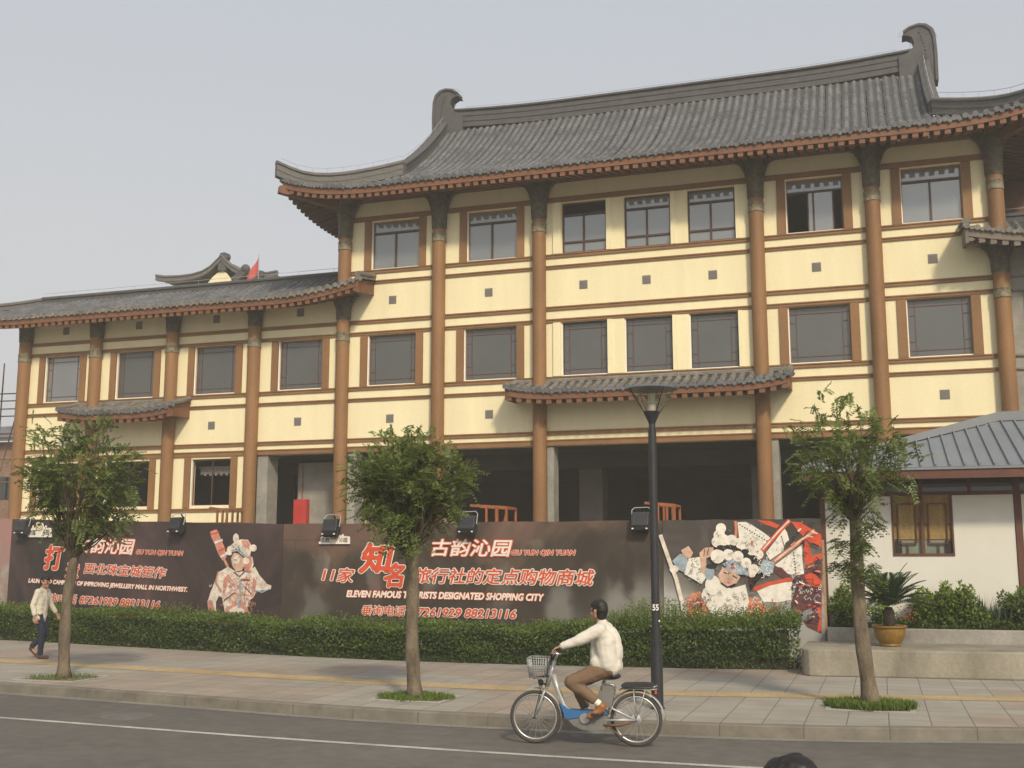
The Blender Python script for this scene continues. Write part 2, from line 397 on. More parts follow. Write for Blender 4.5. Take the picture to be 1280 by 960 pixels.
# horizontal mouldings
def moulding(zc, h, xa, xb, p=.05):
    h *= .8
    bb = MB()
    bb.box(xa, xb, FY-p, FY+.01, zc-h/2, zc+h/2)
    bb.box(xa, xb, FY-p-.025, FY-p+.002, zc+h/2-.035, zc+h/2+.004)
    return bb
bays_main = [(CX[i]+.15, CX[i+1]-.15) for i in range(4, 9)]; bays_wing = [(CX[i]+.15, CX[i+1]-.15) for i in range(0, 4)]
def mould_all(bays, levels):
    for (xa, xb) in bays:
        for z, h in levels:
            moulding(z, h, xa, xb).build('moulding', M['brown'], bld)
mould_all(bays_main, [(L1, .16), (L2, .13), (L3, .16), (L4, .14), (L5, .16), (L6, .13), (L7, .16), (L8+.1, .24), (14.30, .20)])
mould_all(bays_wing, [(L3, .15), (L4, .14), (L5, .16), (L6, .13), (L7, .16), (L8+.1, .22)])
mould_all(bays_wing[:3], [(3.95, .15), (3.45, .14)])
mould_all([(CX[4]+.2, CX[9]-.2)], [(14.98, .18)])
# pale drip line above every moulding is the render edge: thin cream lips
# window surrounds and windows
def window(x0, x1, z, glass, style, surround=True, mullion='lattice', open_left=False, dark_top=False):
    z0, z1 = z
    w = MB()
    if surround:
        for xa in (x0-.27, x1+.003): w.box(xa, xa+.267, FY-.055, FY+.01, L5+.08 if style == 2 else (L1+.08 if style == 3 else 4.03), (L4-.07 if style == 2 else (14.2 if style == 3 else L8-.02)))
    w.box(x0, x1, FY+.10, FY+.17, z0, z0+.05); w.box(x0, x1, FY+.10, FY+.17, z1-.05, z1)
    w.box(x0, x0+.05, FY+.101, FY+.169, z0+.05, z1-.05); w.box(x1-.05, x1, FY+.101, FY+.169, z0+.05, z1-.05)
    win = w.build('window', M['brown'] if surround else M['winframe'], bld)
    g = MB(); f = MB()
    yg = FY+.145
    if style == 3:
        zt = z1-.42; xm = (x0+x1)/2-.03
        f.box(x0+.05, x1-.05, FY+.09, FY+.16, zt-.035, zt+.035); f.box(xm-.03, xm+.03, FY+.092, FY+.158, z0+.05, zt-.035)
        if mullion == 'cross': f.box(x0+.05, x1-.05, FY+.091, FY+.159, z0+.36, z0+.42)
        if open_left:
            xa = x0+(x1-x0)*.40
            g.quad((xa, yg-.03, z0+.05), (x1-.33, yg-.03, z0+.05), (x1-.33, yg-.03, zt), (xa, yg-.03, zt))
            f.box(xa-.04, xa, FY+.09, FY+.15, z0+.05, zt); f.box(x1-.33, x1-.29, FY+.09, FY+.15, z0+.05, zt)
        else: g.quad((x0+.05, yg, z0+.05), (x1-.05, yg, z0+.05), (x1-.05, yg, zt), (x0+.05, yg, zt))
        if not dark_top: g.quad((x0+.05, yg, zt), (x1-.05, yg, zt), (x1-.05, yg, z1-.05), (x0+.05, yg, z1-.05))
    elif style == 2:
        g.quad((x0+.05, yg, z0+.05), (x1-.05, yg, z0+.05), (x1-.05, yg, z1-.05), (x0+.05, yg, z1-.05))
        t = .022
        for zz in (z0+.22, z1-.22): f.box(x0+.05, x1-.05, FY+.125, FY+.140, zz-t/2, zz+t/2)
        for xx in (x0+.24, x1-.24): f.box(xx-t/2, xx+t/2, FY+.124, FY+.139, z0+.05, z1-.05)
        for zz in (z0+.5, z1-.5):
            f.box(x0+.05, x0+.24, FY+.1255, FY+.1395, zz-t/2, zz+t/2); f.box(x1-.24, x1-.05, FY+.1255, FY+.1395, zz-t/2, zz+t/2)
    else:
        t = .04
        f.box((x0+x1)/2-t/2, (x0+x1)/2+t/2, FY+.11, FY+.15, z0+.05, z1-.05)
    if f.v: f.build('lattice' if style == 2 else 'sash_bar', M['lattice'] if style == 2 else M['winframe'], win)
    if g.v: g.build('pane', glass, win)
    if surround or style == 2:
        lip = MB(); lip.box(x0, x0+.028, FY+.03, FY+.105, z0+.02, z1); lip.box(x0+.028, x1, FY+.03, FY+.105, z0, z0+.022)
        lip.build('reveal_trim', M['white'], win)
    return win
for i, (a, c) in enumerate(W3):
    window(a, c, Z3, M['glass3'], 3, i not in (2, 3, 4), 'cross' if i in (2, 3, 4) else 'one', i == 5, i == 2)
for i, (a, c) in enumerate(W2m): window(a, c, Z2, M['glass2'], 2, i not in (2, 3, 4))
for i, (a, c) in enumerate(W2w): window(a, c, Z2, M['glass2'] if i else M['glass3'], 2)
for i, (a, c) in enumerate(W1): window(a, c, Z1, M['glass1'], 1)
f = MB()
for k in range(26): x = W1[2][0]+.08+k*.062; f.box(x, x+.05, FY+.5, FY+.53, 5.28+.05*math.sin(k*1.7), 5.52)
f.box(W1[2][0], W1[2][1], FY+.49, FY+.54, 5.52, 5.58); f.build('valance', M['vent'], bld)
# stepped cream pilasters beside the three middle windows
b = MB()
for WW, zz in ((W3, (L1+.08, 14.2)), (W2m, (L5+.08, L4-.07))):
    ed = [(CX[6]+.22, WW[2][0]), (WW[2][1], WW[3][0]), (WW[3][1], WW[4][0]), (WW[4][1], CX[7]-.22)]
    for k, (xa, xb) in enumerate(ed):
        m_ = (xb-xa)
        lo, hi = (xa+.02, xa+m_*.42) if k in (0,) else (xa+.01, xa+m_*.30)
        if k == 0: lo, hi = xa+m_*.45, xb-.02
        b = MB(); b.box(lo, hi, FY-.07, FY+.01, *zz); b.box(hi, (xb-.02 if k else hi+.005), FY-.03, FY+.01, zz[0]+.003, zz[1]-.003)
        b.build('pilaster', M['cream'], bld)
# vents
for x, z in [(-29.9, 11.02), (-26.54, 11.02), (-23.13, 11.04), (-19.63, 11.05), (-15.99, 11.26), (-12.39, 11.26), (-9.03, 11.28), (-6.89, 11.28), (-4.72, 11.27), (-1.48, 11.26), (1.95, 11.24),
             (-16.02, 7.03), (-12.36, 7.03), (2.06, 7.05), (-19.62, 7.06), (-23.17, 7.05)]:
    v = MB(); v.box(x-.14, x+.14, FY-.012, FY+.005, z-.145, z+.145)
    for k in range(6): v.box(x-.12, x+.12, FY-.022, FY-.011, z-.12+k*.042, z-.10+k*.042)
    v.build('vent', M['vent'], bld)

# columns
def bracket(b, x, zc, h, w, y=FY-.24, t=.16, sides=(-1, 1)):
    for s in sides:
        pts = [(.18, 0), (.22, 0)]
        for k in range(1, 9):
            a = k/8*math.pi/2
            pts.append((.22+(w-.22)*(1-math.cos(a)), h*math.sin(a)))
        pts += [(.18, h)]
        if s < 0: pts = [(-p, q) for p, q in pts][::-1]
        b.prism(pts, (x, y, zc), (1, 0, 0), (0, 0, 1), (0, t, 0))
for i, x in enumerate(CX):
    top = 15.3 if i >= 4 else 11.55
    c = MB(); c.tube([(x, FY-.16, .15), (x, FY-.16, top)], .235, 20)
    col = c.build('column', M['brown'], bld, smooth=40)
    lev = []
    if i >= 4: lev.append((13.62, 1.25, 13.15))
    if i <= 4 or i == 9: lev.append((10.62, .85, 9.82))
    for zc, h, zb in lev:
        k = MB(); k.lathe([(.24, -.02), (.262, .06), (.27, .3), (.30, h)], (x, FY-.16, zc), 20); bracket(k, x, zc, h, .62)
        k.build('capital', M['capital'], col, smooth=40)
        k = MB(); k.lathe([(.238, 0), (.258, .012), (.258, .06), (.25, .07), (.25, .26), (.258, .27), (.258, .318), (.238, .33)], (x, FY-.16, zb), 20)
        k.build('carved_band', M['band'], col, smooth=40)

# ------------------------------------------------------------------ tiled roofs
def tile_row(b, path, lat, pitch, r=.078, step=.34, up=Vector((0, 0, 1))):
    """one row of half round cover tiles lying on its strip of pan tiles, path runs downhill"""
    lat = Vector(lat)
    prof = [(-.5*pitch, 0.0), (-r*1.02, .012), (-r*.8, .6*r), (-r*.35, .98*r), (r*.35, .98*r), (r*.8, .6*r), (r*1.02, .012), (.5*pitch, 0.0)]
    # resample with one step per tile
    pts = [Vector(p) for p in path]; L = [0]
    for a, c in zip(pts[:-1], pts[1:]): L.append(L[-1]+(c-a).length)
    tot = L[-1]
    if tot < .05: return
    n = max(1, round(tot/step))
    def at(s):
        for i in range(len(L)-1):
            if s <= L[i+1]+1e-9: return pts[i].lerp(pts[i+1], (s-L[i])/max(1e-9, L[i+1]-L[i]))
        return pts[-1]
    rings = []
    jit = Vector((random.uniform(-.012, .012), random.uniform(-.012, .012), random.uniform(-.010, .012))); pts = [p+jit for p in pts]
    for k in range(n):
        r_j = lat*random.uniform(-.008, .008)+up*random.uniform(-.006, .009)
        rings.append((at(tot*k/n)+r_j, .90)); rings.append((at(tot*(k+1)/n)+r_j, 1.10))
    vs = []
    for p, sc in rings:
        for (u, h) in prof: vs.append(p+lat*(u*(sc if abs(u) < .4*pitch else 1))+up*(h*sc))
    m = len(prof); fs = []
    for k in range(len(rings)-1):
        for j in range(1, m-2): fs.append((k*m+j, k*m+j+1, (k+1)*m+j+1, (k+1)*m+j))
    b.add(vs, fs, 0)
    fs = [(k*m+j, k*m+j+1, (k+1)*m+j+1, (k+1)*m+j) for k in range(len(rings)-1) for j in (0, m-2)]
    b.add(vs, fs, 2)
    # round end tile and pointed drip tile
    e = pts[-1]; d = (pts[-1]-pts[-2]); d = (d-up*d.dot(up)).normalized()
    n2 = 10; ring = [e+d*.01+lat*(math.cos(2*math.pi*q/n2)*r*1.12)+up*(.03+math.sin(2*math.pi*q/n2)*r*1.12) for q in range(n2)]
    ring2 = [p-d*.06 for p in ring]
    b.add(ring+ring2, [tuple(range(n2))]+[(q, n2+q, n2+(q+1) % n2, (q+1) % n2) for q in range(n2)], 1)
    h = e+lat*(pitch/2)+d*.012
    b.add([h-lat*(pitch*.3)+up*.02, h-lat*(pitch*.22)-up*.06, h-up*.11, h+lat*(pitch*.22)-up*.06, h+lat*(pitch*.3)+up*.02], [(0, 1, 2, 3, 4)], 1)

def bar_sweep(b, path, half, h, lat, mi=0, top_cap=.0):
    """ridge bar of layered courses along path, standing up h, half = half width"""
    lat = Vector(lat); up = Vector((0, 0, 1)); pts = [Vector(p) for p in path]
    prof = []
    nl = max(2, int(h/.1))
    for k in range(nl):
        w = half*(1.0 if k % 2 == 0 else .86)
        prof += [(w, h*k/nl), (w, h*(k+1)/nl)]
    prof += [(half*1.25, h), (half*1.25, h+.07), (half*.5, h+.13)]
    full = prof+[(-u, z) for u, z in prof[::-1]]
    m = len(full); vs = [p+lat*u+up*z for p in pts for u, z in full]; fs = []
    for i in range(len(pts)-1):
        for j in range(m): fs.append((i*m+j, i*m+(j+1) % m, (i+1)*m+(j+1) % m, (i+1)*m+j))
    fs.append(tuple(range(m-1, -1, -1))); fs.append(tuple((len(pts)-1)*m+j for j in range(m)))
    b.add(vs, fs, mi)

def eave(parent, x0, x1, ye, yw, zf, rise, pitch=.3, wood=None, fan=(None, None)):
    wood = wood or M['fascia']
    """fascia board, notched rafter ends and soffit of a front eave; zf(x) gives the lower tile edge"""
    def reach(x):                                   # rafters shorten towards a swept corner
        d = min([abs(x-c) for c in fan if c is not None] or [99]); return min(yw, ye+.2+d)
    f = MB(); n = int((x1-x0)/pitch)
    seg = 60
    for k in range(seg):
        xa, xb = x0+(x1-x0)*k/seg, x0+(x1-x0)*(k+1)/seg
        za, zb = zf(xa), zf(xb)
        f.hexa([(xa, ye+.06, za-.17), (xb, ye+.06, zb-.17), (xb, ye+.12, zb-.17), (xa, ye+.12, za-.17), (xa, ye+.06, za+.05), (xb, ye+.06, zb+.05), (xb, ye+.12, zb+.05), (xa, ye+.12, za+.05)])
    fa = f.build('fascia_board', wood, parent)
    f = MB()
    for k in range(n+1):
        x = x0+.06+(x1-x0-.12)*k/n; z = zf(x); yr = reach(x); rs = rise*(yr-ye)/(yw-ye)
        f.hexa([(x-.085, ye+.085, z-.31), (x+.085, ye+.085, z-.31), (x+.085, yr, z-.31+rs), (x-.085, yr, z-.31+rs),
                (x-.085, ye+.085, z-.165), (x+.085, ye+.085, z-.165), (x+.085, yr, z-.165+rs), (x-.085, yr, z-.165+rs)])
    f.build('rafters', wood, parent)
    f = MB()
    for k in range(seg):
        xa, xb = x0+(x1-x0)*k/seg, x0+(x1-x0)*(k+1)/seg
        ra, rb = reach(xa), reach(xb); f.quad((xa, ye+.1, zf(xa)-.16), (xb, ye+.1, zf(xb)-.16), (xb, rb, zf(xb)-.16+rise*(rb-ye)/(yw-ye)), (xa, ra, zf(xa)-.16+rise*(ra-ye)/(yw-ye)))
    f.build('soffit', M['soffit'], parent)

# ---- main roof (hip and gable)
XC = -7.0; YE, YR, ZR = 33.7, 41.3, 19.75          # front eave, ridge, ridge foot
XT, XG = 12.6, 9.35                                 # half lengths: corner tip, gable line
def prof_z(t):                                      # t = 0 at the eave .. 1 at the ridge: concave
    return 14.93+(ZR-14.93)*(.42*t+.58*t**1.9)
def lift(s):                                        # upward sweep towards a corner, s = distance from the corner
    return .55*max(0, 1-s/4.3)**2.9
def roof_z(x, y):
    u = abs(x-XC); t = (y-YE)/(YR-YE)
    ts = (XT-u)/(YR-YE)
    tt = min(t, ts) if u > XG else t
    c = max(0, XT-u)+max(0, y-YE)
    return prof_z(max(0, tt))+lift(c)*(1-max(0, min(1, tt)))
rt = MB(); pitch = .283
nrow = int(2*XT/pitch)
for k in range(nrow+1):
    x = XC-XT+.1+k*(2*XT-.2)/nrow; u = abs(x-XC)
    y1 = YR-.1 if u <= XG else YE+(XT-u)
    y1 = max(y1, YE+.12)
    path = [(x, y1+(YE-y1)*q/12, roof_z(x, y1+(YE-y1)*q/12)) for q in range(13)]
    tile_row(rt, path, (1, 0, 0), (2*XT-.2)/nrow)
    path = [(p[0], 2*YR-p[1], p[2]) for p in path]
    rt.add([(x-.15, path[0][1], path[0][2]), (x+.15, path[0][1], path[0][2]), (x+.15, path[-1][1], path[-1][2]), (x-.15, path[-1][1], path[-1][2])], [(0, 1, 2, 3)], 0)
for sgn in (-1, 1):                                 # hip skirts at both ends
    ns = int(2*(YR-YE)/pitch)
    for k in range(ns+1):
        y = YE+.1+k*(2*(YR-YE)-.2)/ns; dy = min(y-YE, 2*YR-YE-y)
        dep = min(dy, XT-XG)
        if dep < .1: continue
        yy = y if y <= YR else 2*YR-y
        def sz(u): 
            c = (XT-u)+dy
            return prof_z((XT-u)/(YR-YE))+lift(c)*(1-(XT-u)/(YR-YE))
        path = [(XC+sgn*(XT-dep+dep*q/5), y, sz(XT-dep+dep*q/5)) for q in range(6)]
        tile_row(rt, path, (0, 1, 0), pitch)
roof = rt.build('main_roof', [M['tile'], M['tile'], M['pan']], bld, smooth=50)
def tip_z(x): return prof_z(0)+lift(XT-abs(x-XC))-.09
eave(roof, XC-XT+.05, XC+XT-.05, YE, FY-.05, tip_z, .45, fan=(XC-XT, XC+XT))
# side eaves
for sgn in (-1, 1):
    f = MB(); f2 = MB()
    n = int(2*(YR-YE)/.3)
    xe = XC+sgn*(XT-.06); xw = XC+sgn*10.95
    for k in range(n):
        y = YE+.2+k*.3; dy = min(y-YE, 2*YR-YE-y); z = prof_z(0)+lift(dy)-.09; q_ = min(1, (dy+.2)/(XT-10.95)); xw = xe+(XC+sgn*10.95-xe)*q_; zq = z-.31+.41*q_; zp = z-.16+.43*q_
        f.hexa([(xe, y, z-.31), (xe, y+.17, z-.31), (xw, y+.17, zq), (xw, y, zq), (xe, y, z-.165), (xe, y+.17, z-.165), (xw, y+.17, zq+.15), (xw, y, zq+.15)])
        f2.hexa([(xe-sgn*.0, y-.1, z-.17), (xe-sgn*.0, y+.22, z-.17), (xe-sgn*.06, y+.22, z-.17), (xe-sgn*.06, y-.1, z-.17), (xe, y-.1, z+.05), (xe, y+.22, z+.05), (xe-sgn*.06, y+.22, z+.05), (xe-sgn*.06, y-.1, z+.05)])
        f2.quad((xe, y-.1, z-.16), (xe, y+.22, z-.16), (xw, y+.22, zp), (xw, y-.1, zp))
    f.build('rafters', M['darkbrown'], roof); f2.build('soffit', M['soffit'], roof)
    # corner beam end
    f = MB(); xt = XC+sgn*(XT+.04); z = tip_z(XC+sgn*XT)
    f.bar((xt, YE-.02, z-.27), (XC+sgn*10.8, FY, z-.62), .24, .26)
    f.build('corner_beam', M['fascia'], roof)
# ridge
def ridge_sag(x): return .0+.42*max(0, (abs(x-XC)-4)/5.5)**2
f = MB(); bar_sweep(f, [(XC-XG+.3+(2*XG-.6)*q/30, YR, ZR-.12+ridge_sag(XC-XG+.3+(2*XG-.6)*q/30)*.55) for q in range(31)], .2, .70, (0, 1, 0))
f.build('ridge', M['ridge'], roof)
# owl tail ornaments at the ridge ends
OT = [(-.42, -.55), (.95, -.55), (.95, .62), (.62, .72), (.40, .92), (.34, 1.15), (.42, 1.36), (.60, 1.46), (.78, 1.44), (.70, 1.60), (.48, 1.76), (.16, 1.84), (-.12, 1.78), (-.33, 1.58), (-.42, 1.25), (-.45, .6)]
OT = [(p*.92, q*.93) for p, q in OT]
for sgn in (-1, 1):
    f = MB(); xo = XC+sgn*(XG+.02)
    pts = [(-sgn*p, q) for p, q in OT]
    if sgn > 0: pts = pts[::-1]
    f.prism(pts, (xo, YR-.27, ZR+.0), (1, 0, 0), (0, 0, 1), (0, .54, 0))
    rim = [(p*1.07-.02, q*1.012+.02) for p, q in OT[9:]]+[(OT[0][0]-.06, OT[0][1])]
    inn = [(p*.92+.03, q*.97) for p, q in OT[9:]]+[(OT[0][0]+.05, OT[0][1])]
    rr = [(-sgn*p, q) for p, q in rim+inn[::-1]]
    if sgn > 0: rr = rr[::-1]
    f.prism(rr, (xo, YR-.33, ZR), (1, 0, 0), (0, 0, 1), (0, .66, 0))
    for q in range(9):
        a = 1.9*q/8; f.ball((xo-sgn*(.12-.28*math.sin(a*.9)+.1*q/8), YR-.28, ZR+1.4-q*.14), .035, 6, 4)
    f.build('ridge_ornament', M['ridge'], roof, bevel=.02)
    # gable ridges running down from the ornament, then hip ridges out to the corner
    f = MB(); xg = XC+sgn*XG; ys = YE+(XT-XG)
    for front in (1, -1):
        pp = []
        for q in range(13):
            y = YR-.25+(ys-YR+.25)*q/12
            pp.append((xg, YR+front*(y-YR)*1.0 if front == 1 else 2*YR-y, roof_z(xg-sgn*.01, y)+.02))
        f = MB(); bar_sweep(f, pp, .16, .42, (1, 0, 0)); f.build('gable_ridge', M['ridge'], roof)
    f = MB()
    for q0 in (0,):
        pp = []
        for q in range(11):
            w = q/10; x = xg+sgn*(XT-XG+.12)*w; y = ys-(ys-YE+.12)*w
            pp.append((x, y, roof_z(XC+sgn*min(abs(x-XC), XT), max(y, YE))+.03+.28*max(0, w-.75)**2*4))
        d = Vector((sgn, -1, 0)).normalized(); bar_sweep(f, pp, .13, .46, (d.y*-1, d.x, 0))
        f.build('hip_ridge', M['ridge_l'], roof); f = MB(); pp = [(p[0], 2*YR-p[1], p[2]) for p in pp]; d = Vector((sgn, 1, 0)).normalized(); bar_sweep(f, pp, .13, .46, (d.y*-1, d.x, 0))
    f.build('hip_ridge', M['ridge_l'], roof)
    # gable triangle
    f = MB(); tri = [(xg-sgn*.05, YR+s_*(YR-ys)*q/8, roof_z(xg-sgn*.01, YR-(YR-ys)*q/8)) for s_ in (-1, 1) for q in range(9)]
    lo = min(p[2] for p in tri)
    left = tri[:9][::-1]; right = tri[9:]
    for a, c in zip(left[:-1], left[1:]): f.quad((a[0], a[1], lo-.4), (c[0], c[1], lo-.4), c, a)
    for a, c in zip(right[:-1], right[1:]): f.quad((a[0], a[1], lo-.4), (c[0], c[1], lo-.4), c, a)
    f.build('gable', M['cream'], roof)
# lightning conductor along ridge and hips
def conductor(path, parent, h=.16, every=1.6, r=.009):
    f = MB(); pts = [Vector(p)+Vector((0, 0, h)) for p in path]
    f.tube(pts, r, 4, cap=False)
    acc = 0
    for a, c in zip(pts[:-1], pts[1:]):
        L = (c-a).length; n = max(1, round(L/every))
        for k in range(n): p = a.lerp(c, k/n); f.tube([p-Vector((0, 0, h)), p], r*.8, 4, cap=False)
    f.build('lightning_wire', M['wire'], parent)
top = [(XC-XG+.9+(2*XG-1.8)*q/12, YR, ZR+.66+ridge_sag(XC-XG+.9+(2*XG-1.8)*q/12)*.55) for q in range(13)]
conductor(top, roof)
for sgn in (-1, 1):
    orn = [(XC+sgn*(XG+.02)-sgn*p*1.06, YR, ZR+q+.06) for p, q in OT[4:15]]
    f = MB(); f.tube([Vector(p)+(Vector(p)-Vector((XC+sgn*XG-sgn*.2, YR, ZR+1.0))).normalized()*.1 for p in orn], .009, 4, cap=False); f.build('lightning_wire', M['wire'], roof)
    xg = XC+sgn*XG; ys = YE+(XT-XG)
    conductor([(xg+sgn*(XT-XG)*q/8, ys-(ys-YE)*q/8, roof_z(xg+sgn*(XT-XG)*q/8, ys-(ys-YE)*q/8)+.64) for q in range(9)], roof)
    conductor([(xg, YR+(ys-YR)*q/8, roof_z(xg-sgn*.01, YR+(ys-YR)*q/8)+.6) for q in range(9)], roof)

# ---- lean-to eave roofs over the two lower wings (mirrored)
def wing_roof(sgn):
    ye, zr_y = FY-1.35, 37.7
    xi, xo = (-16.75, -34.2) if sgn < 0 else (2.85, 20.2)
    # inner end just past the corner column, outer end beyond the far column
    n = int(abs(xo-xi)/.28); bb = MB()
    def ez(x):
        s1 = abs(x-xi); s2 = abs(x-xo)
        return 11.36+.42*max(0, 1-s1/3.4)**2+.35*max(0, 1-s2/3.0)**2
    def wz(x, y):
        t = (y-ye)/(zr_y-ye); return ez(x)*(1-t)+t*12.82 - .18*math.sin(math.pi*t)
    colx = CX[4] if sgn < 0 else CX[9]
    for k in range(n+1):
        x = xi+(xo-xi)*k/n
        inner = (x > colx-.05) if sgn < 0 else (x < colx+.05)
        y1 = FY-.02 if inner else zr_y
        path = [(x, y1+(ye-y1)*q/7, wz(x, y1+(ye-y1)*q/7)) for q in range(8)]
        tile_row(bb, path, (1, 0, 0), abs(xo-xi)/n)
        if not inner: bb.quad((x-.15, zr_y, 12.8), (x+.15, zr_y, 12.8), (x+.15, 46.5, 11.4), (x-.15, 46.5, 11.4), 0)
    wd = M['fascia'] if sgn < 0 else mat('unpainted_timber', (.17, .14, .11), .85, .2, 3)
    r_ = bb.build('wing_roof', [M['tile'], M['tile_old'], M['pan']], bld, smooth=50)
    a, c = min(xi, xo), max(xi, xo)
    eave(r_, a+.03, c-.03, ye, FY-.04, lambda x: ez(x)-.09, .30, .31, wd)
    f = MB(); e = -.0
    # verge board and verge ridge at the inner end
    xv = xi
    f.hexa([(xv-.04, ye+.05, ez(xv)-.48), (xv+.04, ye+.05, ez(xv)-.48), (xv+.04, FY-.02, ez(xv)-.30), (xv-.04, FY-.02, ez(xv)-.30), (xv-.04, ye+.05, ez(xv)-.05), (xv+.04, ye+.05, ez(xv)-.05), (xv+.04, FY-.02, wz(xv, FY)-.03), (xv-.04, FY-.02, wz(xv, FY)-.03)])
    f.build('verge_board', wd, r_)
    f = MB(); bar_sweep(f, [(xv, FY-.03+(ye-FY+.12)*q/5, wz(xv, FY-.03+(ye-FY+.12)*q/5)+.02) for q in range(6)], .1, .12, (1, 0, 0)); f.build('verge_ridge', M['tile_old'], r_)
    f = MB(); x0r = colx+sgn*.15; x1r = xo-sgn*1.2
    bar_sweep(f, [(x0r+(x1r-x0r)*q/10, zr_y, 12.74) for q in range(11)], .14, .22, (0, 1, 0)); f.build('ridge', M['ridge'], r_)
    f = MB(); bar_sweep(f, [(x1r+sgn*2.2*q/6, zr_y-3.0*q/6*.9, 12.74-1.05*q/6+.35*(q/6)**3) for q in range(7)], .12, .2, (.6, .8*sgn, 0)); f.build('hip_ridge', M['ridge_l'], r_)
    conductor([(x0r+(x1r-x0r)*q/10, zr_y, 13.08) for q in range(11)], r_)
    return r_
wing_roof(-1); wing_roof(1)

# ---- small tiled awnings over the entrances
def awning(x0, x1):
    ye = FY-1.2; n = int((x1-x0)/.29); bb = MB(); xm = (x0+x1)/2; hw = (x1-x0)/2
    def ez(x): return 7.54+.18*max(0, (abs(x-xm)-hw+1.8)/1.8)**2.2
    def wz(x, y):
        t = (y-ye)/(FY-ye); return ez(x)*(1-t)+t*8.04 - .05*math.sin(math.pi*t)
    for k in range(n+1):
        x = x0+(x1-x0)*k/n
        tile_row(bb, [(x, FY-.1+(ye-FY+.1)*q/4, wz(x, FY-.1+(ye-FY+.1)*q/4)) for q in range(5)], (1, 0, 0), (x1-x0)/n, .085)
    a = bb.build('awning', [M['tile_old'], M['tile'], M['pan']], bld, smooth=50)
    eave(a, x0+.05, x1-.05, ye, FY-.02, lambda x: ez(x)-.09, .16, .33)
    for xv in (x0, x1):
        f = MB(); z = ez(xv)
        f.hexa([(xv-.04, ye+.1, z-.40), (xv+.04, ye+.1, z-.40), (xv+.04, FY-.02, z-.36), (xv-.04, FY-.02, z-.36), (xv-.04, ye+.1, z-.04), (xv+.04, ye+.1, z-.04), (xv+.04, FY-.02, wz(xv, FY)-.05), (xv-.04, FY-.02, wz(xv, FY)-.05)])
        f.build('verge_board', M['fascia'], a)
        f = MB(); bar_sweep(f, [(xv, FY-.03+(ye-FY+.1)*q/4, wz(xv, FY-.03+(ye-FY+.1)*q/4)) for q in range(5)], .09, .03, (1, 0, 0)); f.build('verge_ridge', M['tile_old'], a)
    f = MB(); bar_sweep(f, [(x0+(x1-x0)*q/12, FY-.09, wz(x0+(x1-x0)*q/12, FY-.09)-.02) for q in range(13)], .07, .02, (0, 1, 0)); f.build('ridge', M['tile_old'], a)
awning(-11.4, -2.4); awning(-29.1, -24.15)
# unfinished grey wing to the right
b = MB(); b.box(CX[9]+.1, 20, FY+.05, 47, .15, 11.4); b.build('unfinished_wing_wall', M['concrete'], bld)
b = MB()
for z in (L3, L4, L5, L6): b.box(CX[9]+.3, 19.9, FY-.01, FY+.04, z-.03, z+.03)
b.box(CX[9]+.62, CX[9]+.68, FY-.02, FY+.04, L5, L4)
b.build('wing_wall_moulding', mat('primer_grey', (.2, .185, .16), .9, .15, 2), bld)
b = MB(); b.box(CX[9]+.24, 20, 39.5, 47, 11.4, 15.2); b.build('set_back_wall', M['darkbrown'], bld)  # dark brown colour stands in for the shade on this wall
# ------------------------------------------------------------------ leaves
def leaf_mesh(name, C, D, N, ln, wd, tint, m, parent=None):
    """many leaf shaped quads: C centres of the leaf base, D axis, N normal"""
    C, D, N = np.asarray(C, float), np.asarray(D, float), np.asarray(N, float)
    n = len(C); D /= np.linalg.norm(D, axis=1, keepdims=True)+1e-9
    S = np.cross(D, N); S /= np.linalg.norm(S, axis=1, keepdims=True)+1e-9
    ln = np.broadcast_to(np.asarray(ln, float), (n,))[:, None]; wd = np.broadcast_to(np.asarray(wd, float), (n,))[:, None]
    Nn = np.cross(S, D)
    V = np.stack([C, C+D*ln*.45+S*wd*.5+Nn*wd*.12, C+D*ln-Nn*ln*.08, C+D*ln*.45-S*wd*.5+Nn*wd*.12], 1).reshape(-1, 3)
    if parent is not None: V = V-np.array(origin_of(parent))
    me = bpy.data.meshes.new(name); me.vertices.add(4*n); me.vertices.foreach_set('co', V.ravel())
    me.loops.add(4*n); me.loops.foreach_set('vertex_index', np.arange(4*n))
    me.polygons.add(n); me.polygons.foreach_set('loop_start', np.arange(n)*4); me.polygons.foreach_set('loop_total', np.full(n, 4))
    me.update(calc_edges=True); me.validate()
    a = me.attributes.new('tint', 'FLOAT', 'FACE'); a.data.foreach_set('value', np.asarray(tint, float))
    me.materials.append(m)
    o = bpy.data.objects.new(name, me); COL.objects.link(o)
    if parent is not None: o.parent = parent
    return o
rng = np.random.default_rng(11)
def unit(n):
    v = rng.normal(size=(n, 3)); return v/np.linalg.norm(v, axis=1, keepdims=True)
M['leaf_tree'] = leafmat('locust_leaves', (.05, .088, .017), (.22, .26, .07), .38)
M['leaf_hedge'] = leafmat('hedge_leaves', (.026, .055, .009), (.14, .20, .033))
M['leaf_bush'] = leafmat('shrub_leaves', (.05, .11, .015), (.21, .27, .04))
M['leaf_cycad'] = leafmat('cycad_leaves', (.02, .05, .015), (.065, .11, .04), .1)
M['grass'] = leafmat('grass_blades', (.06, .115, .015), (.17, .23, .035))
M['bark'] = mat('grey_brown_bark', (.07, .053, .034), .9, .4, 7, 1.0, 30, stretch=(1, 1, .35), fine=.4, col2=(.21, .165, .11))
M['twig'] = mat('twig_wood', (.07, .055, .032), .9, .2, 6)
M['soil'] = mat('dry_soil', (.15, .12, .085), .95, .3, 4, .3)

